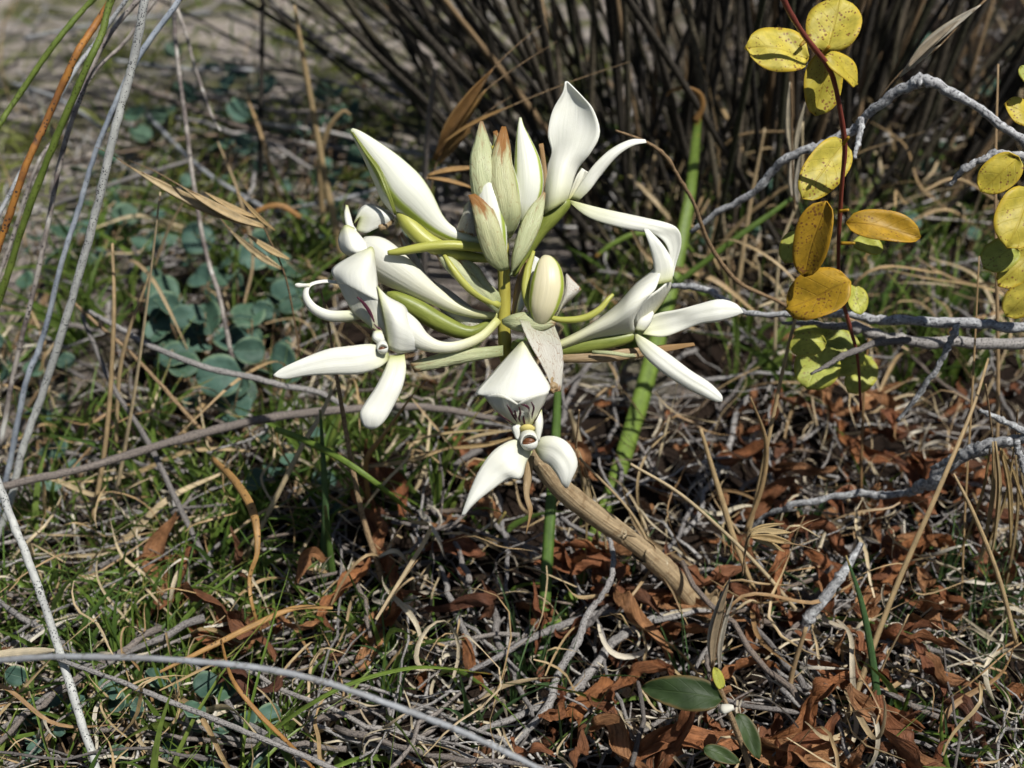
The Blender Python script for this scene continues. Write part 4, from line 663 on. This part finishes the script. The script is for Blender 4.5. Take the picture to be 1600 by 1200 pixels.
oat('bleached sheath-like oat husk standing against the stem base', [(1108, 1090), (1118, 1020), (1134, 940)], [((1112, 1040), (1140, 905), 24), ((1124, 1050), (1146, 930), 14)], 'strawp', .305)
oat('drooping fan of bronze oat husks beyond the pale branch', [(1540, 600), (1548, 660), (1552, 700)], [((1548, 690), (1492, 880), 6), ((1551, 690), (1522, 905), 10), ((1555, 690), (1546, 880), 11), ((1560, 690), (1578, 865), 12), ((1558, 690), (1604, 815), 8)], 'seed', .345)
oat('thin bronze awns hanging beside the drooping oat fan', [(1590, 640), (1586, 700)], [((1586, 700), (1560, 960), 7), ((1588, 702), (1596, 960), 7), ((1584, 700), (1530, 880), 7)], 'seed', .35)
oat('thin hanging oat awns under the reaching flower', [(905, 640), (900, 700)], [((900, 700), (905, 960), 5), ((902, 700), (935, 980), 4), ((905, 705), (955, 985), 4)], 'seed', .36)
oat('pale oat husks lying level beside the front flower', [(560, 742), (620, 715), (700, 702)], [((690, 704), (560, 730), 11, (530, 745)), ((800, 684), (690, 700), 12), ((720, 690), (805, 672), 9), ((640, 690), (780, 672), 6)], 'seed', .405)

# ------------------------------------------------------------------ reed tussocks behind
def tussock(centre, n, rad, length, lean, label, spread, dark='culm'):
    c = np.array([centre[0], centre[1], gh(centre[0], centre[1])]); r = empty('reed_tussock', c, label, 'reeds')
    for k in range(n):
        a = rng.uniform(0, 2 * math.pi); q = rad * math.sqrt(rng.uniform()); b = c + [q * math.cos(a) * 1.5, q * math.sin(a), 0]; b[2] = gh(b[0], b[1]) - .004
        out = np.array([q * math.cos(a) * spread * 1.3 + lean, q * math.sin(a) * spread * .6, 0]) / rad * .28 + rng.normal(size=3) * [.27, .14, 0]
        L = length * rng.uniform(.55, 1.1); d = norm(np.array([0, 0, 1.0]) + out); bow = out * rng.uniform(0.1, .6)
        pts = [b, b + d * L * .33, b + d * L * .66 + bow * L * .12, b + d * L + bow * L * .35]
        w = rng.uniform(.0009, .0021)
        obj('culm', tube(pts, [w, w, w * .9, w * .5], 12, 6, 1, .06), M[dark if rng.uniform() < .9 else 'stalk'], r)
    return r
c1 = G(1120, 315); tussock((c1[0], c1[1]), 150, .10, .62, -.05, 'dense dark reed tussock fanning upward behind the tall flower', 1.4)
c2 = G(1430, 250); tussock((c2[0], c2[1]), 120, .13, .65, .12, 'dark reed tussock behind the arched branch', 1.0)
c3 = G(860, 190); tussock((c3[0], c3[1]), 28, .07, .6, -.3, 'sparse leaning reed tussock at the edge of the sand', 1.2)
# fallen canes on the sand
for k, (a, b, w) in enumerate((((40, 60), (330, 20), 7), ((200, 130), (500, 235), 8), ((330, 90), (640, 160), 7), ((180, 95), (420, 110), 6), ((300, 145), (520, 175), 7), ((60, 330), (300, 250), 6), ((430, 330), (700, 260), 6), ((700, 230), (960, 205), 7), ((940, 215), (1250, 205), 6), ((230, 180), (420, 330), 7), ((350, 20), (520, 90), 6), ((520, 300), (760, 380), 6), ((20, 130), (160, 200), 6), ((480, 60), (680, 20), 7), ((560, 10), (760, 260), 7), ((640, 0), (790, 200), 7))):
    m = ((a[0] + b[0]) / 2 + rng.uniform(-15, 15), (a[1] + b[1]) / 2 + rng.uniform(-12, 12))
    stick('fallen_cane', [a, m, b], w * rng.uniform(.8, 1.15), 'twig' if k % 3 else 'cane_grey', ('pale banded' if k % 3 == 0 else 'weathered grey-brown') + ' cane fallen over sandy ground, lower end ' + zone(G(*b)), 'reed cane', 'fallen canes on the sand', h=[rng.uniform(.01, .08), rng.uniform(.02, .05), rng.uniform(.004, .06)])

# ------------------------------------------------------------------ blue-green creeping plants
GL = 'creeping plants with round blue-green leaves'
def creeper(spots, label, size, up=.0):
    cs = [G(x, y, .012) for x, y in spots]; b = G(*spots[0]); r = empty('creeping_plant', b, label, 'plant')
    order = sorted(cs, key=lambda q: (q[0], q[1]))
    if len(cs) > 1:
        st = np.array(order); st[:, 2] = gh(st[:, 0], st[:, 1]) + .006
        obj('stem', tube(st, .0007, 6 * len(st), 6, 1, .1), M['stalk'], r)
    for q in cs:
        s = size * rng.uniform(.5, 1.2); az = rng.uniform(0, 2 * math.pi); d = np.array([math.cos(az), math.sin(az), rng.uniform(-.2, .5)])
        nn = np.array([rng.normal() * .5, -.45 + rng.normal() * .45, .75])
        at = q + [0, 0, rng.uniform(-.006, .02) + up]
        geo = orient(leaf_geo(s, s * rng.uniform(.8, 1.0), rng.uniform(.05, .4), rng.uniform(0, .25), nu=10, nv=7, wav=.03), at - norm(d) * s * .5, d, nn)
        lf = obj('leaf', geo, M['leafg'], r, solid=.0003)
        root = at - norm(d) * s * .5; obj('petiole', tube([root, (root + q) / 2 - [0, 0, .004], np.array([q[0], q[1], gh(q[0], q[1]) + .004])], .0004, 6, 5), M['stalk'], r)
def spots_in(x0, x1, y0, y1, n): return [(rng.uniform(x0, x1), rng.uniform(y0, y1)) for _ in range(n)]
creeper(spots_in(250, 470, 440, 660, 52), 'big mat of blue-green leaves under the pale oat head', .018, .010)
creeper(spots_in(260, 400, 540, 640, 12), 'blue-green leaves crowding under the snapped grey twig', .020, .014)
creeper(spots_in(40, 170, 660, 780, 9), 'blue-green leaves between the reed canes and the long thick twig', .011)
creeper(spots_in(30, 260, 1040, 1190, 22), 'low green leaves round the foot of the speckled crossing cane', .008)
creeper(spots_in(250, 430, 1080, 1190, 16), 'small blue-green leaves under the smooth blurred cane', .0085)
creeper(spots_in(400, 520, 690, 800, 10), 'blue-green leaves under the light green slanting blade', .011)
creeper(spots_in(100, 300, 280, 420, 26), 'round blue-green leaves behind the leaning reed canes', .015)
creeper(spots_in(330, 560, 130, 330, 26), 'round green leaves on the sand behind the broad dead stalk', .017)
creeper(spots_in(500, 700, 180, 420, 20), 'round blue-green leaves behind the large bud', .015)
creeper(spots_in(200, 420, 100, 230, 16), 'dark round leaves beneath the fallen canes', .018)
creeper(spots_in(1060, 1200, 320, 430, 9), 'blue-green leaves in shade beside the green strap leaf', .014)
creeper(spots_in(1400, 1560, 230, 400, 9), 'shaded green leaves beyond the short forked twig', .013)
creeper(spots_in(0, 110, 380, 640, 12), 'blue-green leaves at the foot of the reed canes', .012)
creeper(spots_in(1360, 1600, 20, 160, 12), 'round green leaves among the reeds behind the bleached oat head', .017)

# ------------------------------------------------------------------ scattered litter
def twig_p(L, r, n=9, sides=5, bend=.12):
    x = np.linspace(-L / 2, L / 2, n); y = np.cumsum(rng.normal(size=n)) * L * bend / n * 2; z = np.cumsum(rng.normal(size=n)) * L * bend / n
    p = np.stack([x, y - y.mean(), np.maximum(z - z.mean(), -r)], -1); return tube(p, np.linspace(r, r * rng.uniform(.4, .8), n), n, sides, 1, .08)
def curl_p(L, w, k, n=14, up=0.0, twist=2.0, lift=.1, nv=3):
    c = cr(rng.normal(size=(5, 1)), n)[:, 0]; a = np.cumsum((k * (.6 + .8 * np.linspace(0, 1, n)) + c * 1.6) / n); s = L / n
    p = np.stack([np.cumsum(np.cos(a)) * s, np.cumsum(np.sin(a)) * s, cr(rng.normal(size=(4, 1)), n)[:, 0] * L * .10 + np.sin(np.linspace(0, 3.1, n)) * L * lift], -1); p -= p.mean(0); p[:, 2] -= p[:, 2].min()
    return ribbon(p, [w * .5, w, w * .9, w * .15], n, nv, up=(0, 0, 1), fold=.5, twist=rng.normal() * twist)
def blade_p(L, w, bend, n=9, nv=3, droop=1.0):
    t = np.linspace(0, 1, n); p = np.stack([bend * L * t ** 1.8, rng.normal() * .06 * L * t ** 2, L * (t - .35 * abs(bend) * droop * t ** 2.2)], -1)
    return ribbon(p, [w * .75, w, w * .8, w * .45, w * .05], n, nv, up=(.2, 1, 0), fold=.45, twist=rng.normal() * .5)
def bleaf_p(L, W, n=18, nv=8):
    t = np.linspace(0, 1, n); k = rng.uniform(-1.6, 1.6); a = k * t + cr(rng.normal(size=(5, 1)), n)[:, 0] * .45; e = cr(rng.normal(size=(5, 1)), n)[:, 0] * .6
    p = np.stack([np.cumsum(np.cos(a) * np.cos(e)), np.cumsum(np.sin(a)) * .8, np.cumsum(np.sin(e))], -1) * L / n; p -= p.mean(0); p[:, 2] -= p[:, 2].min()
    V, F, uv = ribbon(p, np.array([.2, .7, 1, .9, .75, .1]) * W, n, nv, up=(0, 0, 1), fold=rng.choice([-1, 1]) * rng.uniform(.3, 1.3), twist=rng.normal() * 1.6, wave=.45)
    V = V.reshape(n, nv, 3); cx = cr(cr(rng.normal(size=(7, 5, 3)), n).swapaxes(0, 1), nv).swapaxes(0, 1) * W * .10
    return (V + cx).reshape(-1, 3), F, uv
def rots(N_, yaw, tilt, roll):
    cy, sy, ct, st, c2, s2 = np.cos(yaw), np.sin(yaw), np.cos(tilt), np.sin(tilt), np.cos(roll), np.sin(roll); z = np.zeros(N_); o = np.ones(N_)
    m = lambda *r: np.stack([np.stack(q, -1) for q in r], -2)
    return m((cy, -sy, z), (sy, cy, z), (z, z, o)) @ m((ct, z, st), (z, o, z), (-st, z, ct)) @ m((o, z, z), (z, c2, -s2), (z, s2, c2))
def mass(name, protos, pos, mat, label, cat, scale=(.7, 1.3), tilt=.2, roll=.3, mirror=None):
    n = len(pos); which = rng.integers(0, len(protos), n); Rm = rots(n, rng.uniform(0, 2 * np.pi, n), rng.normal(size=n) * tilt, rng.normal(size=n) * roll)
    Vs, Fs, Us, Rs, k = [], [], [], [], 0; sc = rng.uniform(*scale, n)
    for j, (v, f, u) in enumerate(protos):
        id_ = np.where(which == j)[0]
        if not len(id_): continue
        V = np.einsum('nij,vj->nvi', Rm[id_], v) * sc[id_, None, None] + pos[id_, None]
        Fs.append((f[None] + (np.arange(len(id_)) * len(v))[:, None, None] + k).reshape(-1, 4)); Vs.append(V.reshape(-1, 3)); k += V.shape[0] * V.shape[1]
        Us.append(np.tile(u, (len(id_), 1))); Rs.append(np.repeat(rng.uniform(0, 1, len(id_)), len(v)))
    o = bpy.data.objects.new(name, mesh(name, np.concatenate(Vs), np.concatenate(Fs), np.concatenate(Us), mat, np.concatenate(Rs))); COL.objects.link(o)
    return tag(o, label, cat, None, 'stuff')
def clump(p, f): return .5 + .5 * np.sin(p[:, 0] * f + 1.7 * np.sin(p[:, 1] * f * .8)) * np.sin(p[:, 1] * f * 1.1 + 1.3 * np.sin(p[:, 0] * f * .7 + 2))
def field(n, dens, y0=.20, y1=2.0, power=1.6, hmax=.012, cl=.7):    # random ground points, thinning with distance, kept with probability dens(px,py)
    n = int(n * 1.42); Y = (y0 ** (1 - power) + rng.uniform(0, 1, n) * (y1 ** (1 - power) - y0 ** (1 - power))) ** (1 / (1 - power))
    X = rng.uniform(-1, 1, n) * (.30 + .72 * Y); p = np.stack([X, Y, gh(X, Y)], -1); px, py = pix(p)
    keep = rng.uniform(0, 1, n) < dens(px, py) * (1 - cl + cl * clump(p, 62)); p = p[keep]; p[:, 2] += rng.uniform(0, 1, len(p)) ** 2 * hmax; return p
sm = lambda x, a, b: np.clip((x - a) / (b - a), 0, 1)
def sc_(protos, name, mat, label, cat, group, pts, tilt=.15, roll=.3, scale=(.75, 1.3), lift=0.0):
    """label: text with {look} and {where}"""
    ms = [mesh(name, *g_, M[mat]) for g_ in protos]; dims = [np.ptp(g_[0], axis=0) for g_ in protos]
    med = np.median([max(d[0], d[1]) for d in dims])
    for p_ in pts:
        k = rng.integers(len(ms)); o = bpy.data.objects.new(name, ms[k]); COL.objects.link(o)
        o.location = (p_[0], p_[1], p_[2] + lift); s = rng.uniform(*scale); o.scale = (s, s, s)
        o.rotation_euler = (rng.normal() * roll, rng.normal() * tilt, rng.uniform(0, 6.283))
        L = max(dims[k][0], dims[k][1]) * s; asp = min(dims[k][0], dims[k][1]) / max(dims[k][0], dims[k][1])
        look = ('long ' if L > 1.15 * med else 'short ' if L < .85 * med else '') + ('nearly straight' if asp < .22 else 'bent' if asp < .5 else 'strongly curled')
        tag(o, label.format(look=look, where=zone(p_)), cat, group)
def gp(x0, x1, y0, y1, n, h=(0, .015)): return [G(rng.uniform(x0, x1), rng.uniform(y0, y1), rng.uniform(*h)) for _ in range(n)]

# dead brown leaves, one by one
BL = 'crumpled dead brown leaves on the litter'
bl = [bleaf_p(rng.uniform(.022, .055), rng.uniform(.004, .0095)) for _ in range(22)]
hb = (.012, .026); pts = gp(1150, 1600, 610, 960, 60, hb) + gp(820, 1150, 880, 1190, 36, hb) + gp(1150, 1480, 950, 1200, 36, hb) + gp(240, 520, 880, 1080, 16, hb) + gp(560, 1000, 700, 900, 22, hb) + gp(520, 760, 900, 1060, 12, hb) + gp(1250, 1420, 560, 720, 10, hb)
sc_(bl, 'dead_leaf', 'leafb', '{look} crumpled reddish-brown dead leaf {where}', 'leaf', BL, pts, .45, .7, (.6, 1.15))
# fallen twigs, one by one
tw = [twig_p(rng.uniform(.03, .12), rng.choice([.0005, .0007, .0009, .0011, .0013, .0016]), 14, 7, .10) for _ in range(26)]
pts = gp(0, 600, 620, 1200, 70, (.001, .02)) + gp(560, 1600, 640, 1200, 130, (.001, .018)) + gp(1000, 1600, 380, 640, 35, (0, .02)) + gp(100, 800, 300, 640, 35, (0, .02))
sc_(tw, 'fallen_twig', 'twig', '{look} weathered grey fallen twig {where}', 'twig', 'fallen twigs in the litter', pts, .14, .3, (.75, 1.3), .004)
# bleached curly blades and straws, one by one
cu = [curl_p(rng.uniform(.018, .05), rng.uniform(.0006, .0019), rng.normal() * 3.6, 18) for _ in range(26)]
pts = gp(0, 1600, 640, 1200, 170, (.004, .024)) + gp(0, 1600, 380, 640, 70, (.004, .03)) + gp(1250, 1600, 780, 1100, 30, (.004, .02))
sc_(cu, 'bleached_grass_leaf', 'strawp', '{look} bleached thin dead grass leaf {where}', 'grass leaf', 'curled dead blades in the litter', pts, .35, .6)
cu2 = [curl_p(rng.uniform(.035, .08), rng.uniform(.0008, .0024), rng.normal() * 1.0, 18, twist=1.5, lift=.05) for _ in range(16)]
pts = gp(0, 640, 560, 1180, 70, (.006, .03)) + gp(600, 1600, 560, 1150, 60, (.004, .03)) + gp(1000, 1600, 180, 560, 60, (.006, .06)) + gp(200, 700, 250, 560, 25, (.006, .04))
sc_(cu2, 'loose_straw', 'straw', '{look} golden dead grass straw {where}', 'straw', 'golden dead blades over the litter', pts, .45, .5)

# green grass tufts, each with its blades
def tuft_proto(n, L, w, mat, spread):
    r = bpy.data.objects.new('grass_tuft', None); r.empty_display_size = .01; parts = []
    for k in range(n):
        g_ = blade_p(L * rng.uniform(.45, 1.1), w * rng.uniform(.7, 1.2), rng.uniform(.05, .9)); v = g_[0]; a = rng.uniform(0, 6.283); c, s = math.cos(a), math.sin(a)
        rad = rng.uniform(0, spread); v = np.stack([v[:, 0] * c - v[:, 1] * s + rad * c, v[:, 0] * s + v[:, 1] * c + rad * s, v[:, 2] - .002], -1)
        parts.append(mesh('blade', v, g_[1], g_[2], M[mat]))
    return parts
def plant_tufts(protos, pts, label, group, scale=(.7, 1.25)):
    for q in pts:
        r = bpy.data.objects.new('grass_tuft', None); r.empty_display_size = .01; COL.objects.link(r); r.location = q; s = rng.uniform(*scale); r.scale = (s, s, s)
        r.rotation_euler = (rng.normal() * .12, rng.normal() * .12, rng.uniform(0, 6.283)); tag(r, label.format(look='tall ' if s > .95 else 'low ' if s < .75 else '', where=zone(q)), 'grass', group)
        for m in protos[rng.integers(len(protos))]:
            o = bpy.data.objects.new('blade', m); COL.objects.link(o); o.parent = r
tp = [tuft_proto(rng.integers(7, 12), .066, .0027, 'grass', .007) for _ in range(7)]; tb = [tuft_proto(rng.integers(5, 9), .045, .0017, 'grassb', .005) for _ in range(7)]
g0 = lambda *a: gp(*a, (0, .001))
plant_tufts(tp, g0(0, 620, 620, 1180, 58) + g0(560, 700, 620, 900, 12), '{look}upright green grass tuft {where}', 'green grass tufts among the sticks', (.5, 1.05))
plant_tufts(tb, g0(1380, 1600, 900, 1200, 16) + g0(560, 900, 900, 1200, 14) + g0(900, 1400, 820, 1200, 14), '{look}blue-green grass tuft {where}', 'small blue-green tufts in the litter', (.6, 1.1))
plant_tufts(tp, g0(1080, 1600, 330, 640, 26) + g0(880, 1100, 400, 560, 10) + g0(100, 560, 360, 560, 22), '{look}shaded green grass tuft {where}', 'grass tufts further back', (.7, 1.2))

# what nobody could count
left = lambda x: 1 - sm(x, 480, 760); bottom = lambda y: sm(y, 330, 560)
protoA = [twig_p(rng.uniform(.012, .045), rng.uniform(.0003, .0009), 7, 4, .16) for _ in range(16)]
mass('twig_litter', protoA, field(9000, lambda x, y: .35 + .65 * bottom(y), hmax=.014, cl=.85), M['twigl'], 'fine grey twig litter covering the dark soil', 'litter', tilt=.25, roll=.4)
protoB = [curl_p(rng.uniform(.010, .034), rng.uniform(.0004, .0012), rng.normal() * 4, 9) for _ in range(18)]
mass('dead_grass_litter', protoB, field(6300, lambda x, y: .3 + .5 * bottom(y), hmax=.016, cl=.95), M['strawpl'], 'fine bleached grass litter covering the dark soil', 'litter', tilt=.45, roll=.6)
protoC = [curl_p(rng.uniform(.02, .07), rng.uniform(.0005, .0013), rng.normal() * 1.2, 9, lift=.15) for _ in range(16)]
mass('straw_litter', protoC, field(4500, lambda x, y: .3 + .15 * bottom(y) + .3 * (x > 950) * (y < 620), hmax=.04), M['strawl'], 'tangled thin golden straw over the ground', 'litter', tilt=.6, roll=.6)
protoD = [blade_p(rng.uniform(.012, .055), rng.uniform(.0008, .0024), rng.uniform(.1, 1.1), 7) for _ in range(18)]
mass('fine_grass', protoD, field(10000, lambda x, y: (.08 + .85 * left(x)) * (.35 + .65 * sm(y, 250, 500)) + .35 * sm(x, 1300, 1550) * sm(y, 850, 1000) + .35 * (x > 950) * (y > 150) * (y < 620), hmax=.001, cl=.8), M['grassl'], 'short fine green grass growing over the ground', 'grass', tilt=.35, roll=.35)
protoF = [bleaf_p(rng.uniform(.008, .018), rng.uniform(.003, .006), 7, 4) for _ in range(10)]
mass('leaf_crumbs', protoF, field(2600, lambda x, y: .05 + .8 * sm(x, 500, 900) * sm(y, 450, 640)), M['leafb'], 'small broken bits of brown leaf in the litter', 'litter', tilt=.5, roll=.7)
protoG = [blade_p(rng.uniform(.012, .036), rng.uniform(.0009, .0020), rng.uniform(.2, 1.2), 5) for _ in range(10)]
mass('moss', protoG, field(34000, lambda x, y: (y < 380) * (np.sin(x * .013 + y * .021) * np.sin(x * .007 - y * .03) > .0) * .9 * (x < 1000), .55, 1.9, 1.3), M['moss'], 'low yellow-green moss and turf on the sand', 'moss', tilt=.4, roll=.4)
protoH = [blade_p(rng.uniform(.05, .15), rng.uniform(.0010, .0022), rng.uniform(.1, .9), 8) for _ in range(12)]
mass('dry_undergrowth', protoH, field(3600, lambda x, y: (.02 + .5 * (x > 980)) * (y > -200) * (y < 560), .5, 2.2, hmax=.001), M['culm'], 'dark shaded undergrowth of old stems behind the branches', 'undergrowth', tilt=.35, roll=.35)
protoI = [blade_p(rng.uniform(.05, .15), rng.uniform(.0008, .0020), rng.uniform(.1, 1.0), 9) for _ in range(12)]
mass('standing_straw', protoI, field(1500, lambda x, y: .5 * (x > 980) * (y < 560) + .06 * (x < 500) * (y < 500), .5, 1.6, hmax=.001), M['strawl'], 'thin dead straw standing behind the branches', 'undergrowth', tilt=.45, roll=.45)
protoJ = [twig_p(rng.uniform(.05, .14), rng.uniform(.0006, .0015), 9, 5, .12) for _ in range(12)]
mass('far_sticks', protoJ, field(1500, lambda x, y: .75 * (y < 420) + 0 * x, .6, 1.9, hmax=.03), M['twigl'], 'old grey sticks strewn over the sand far behind', 'litter', tilt=.12, roll=.3)
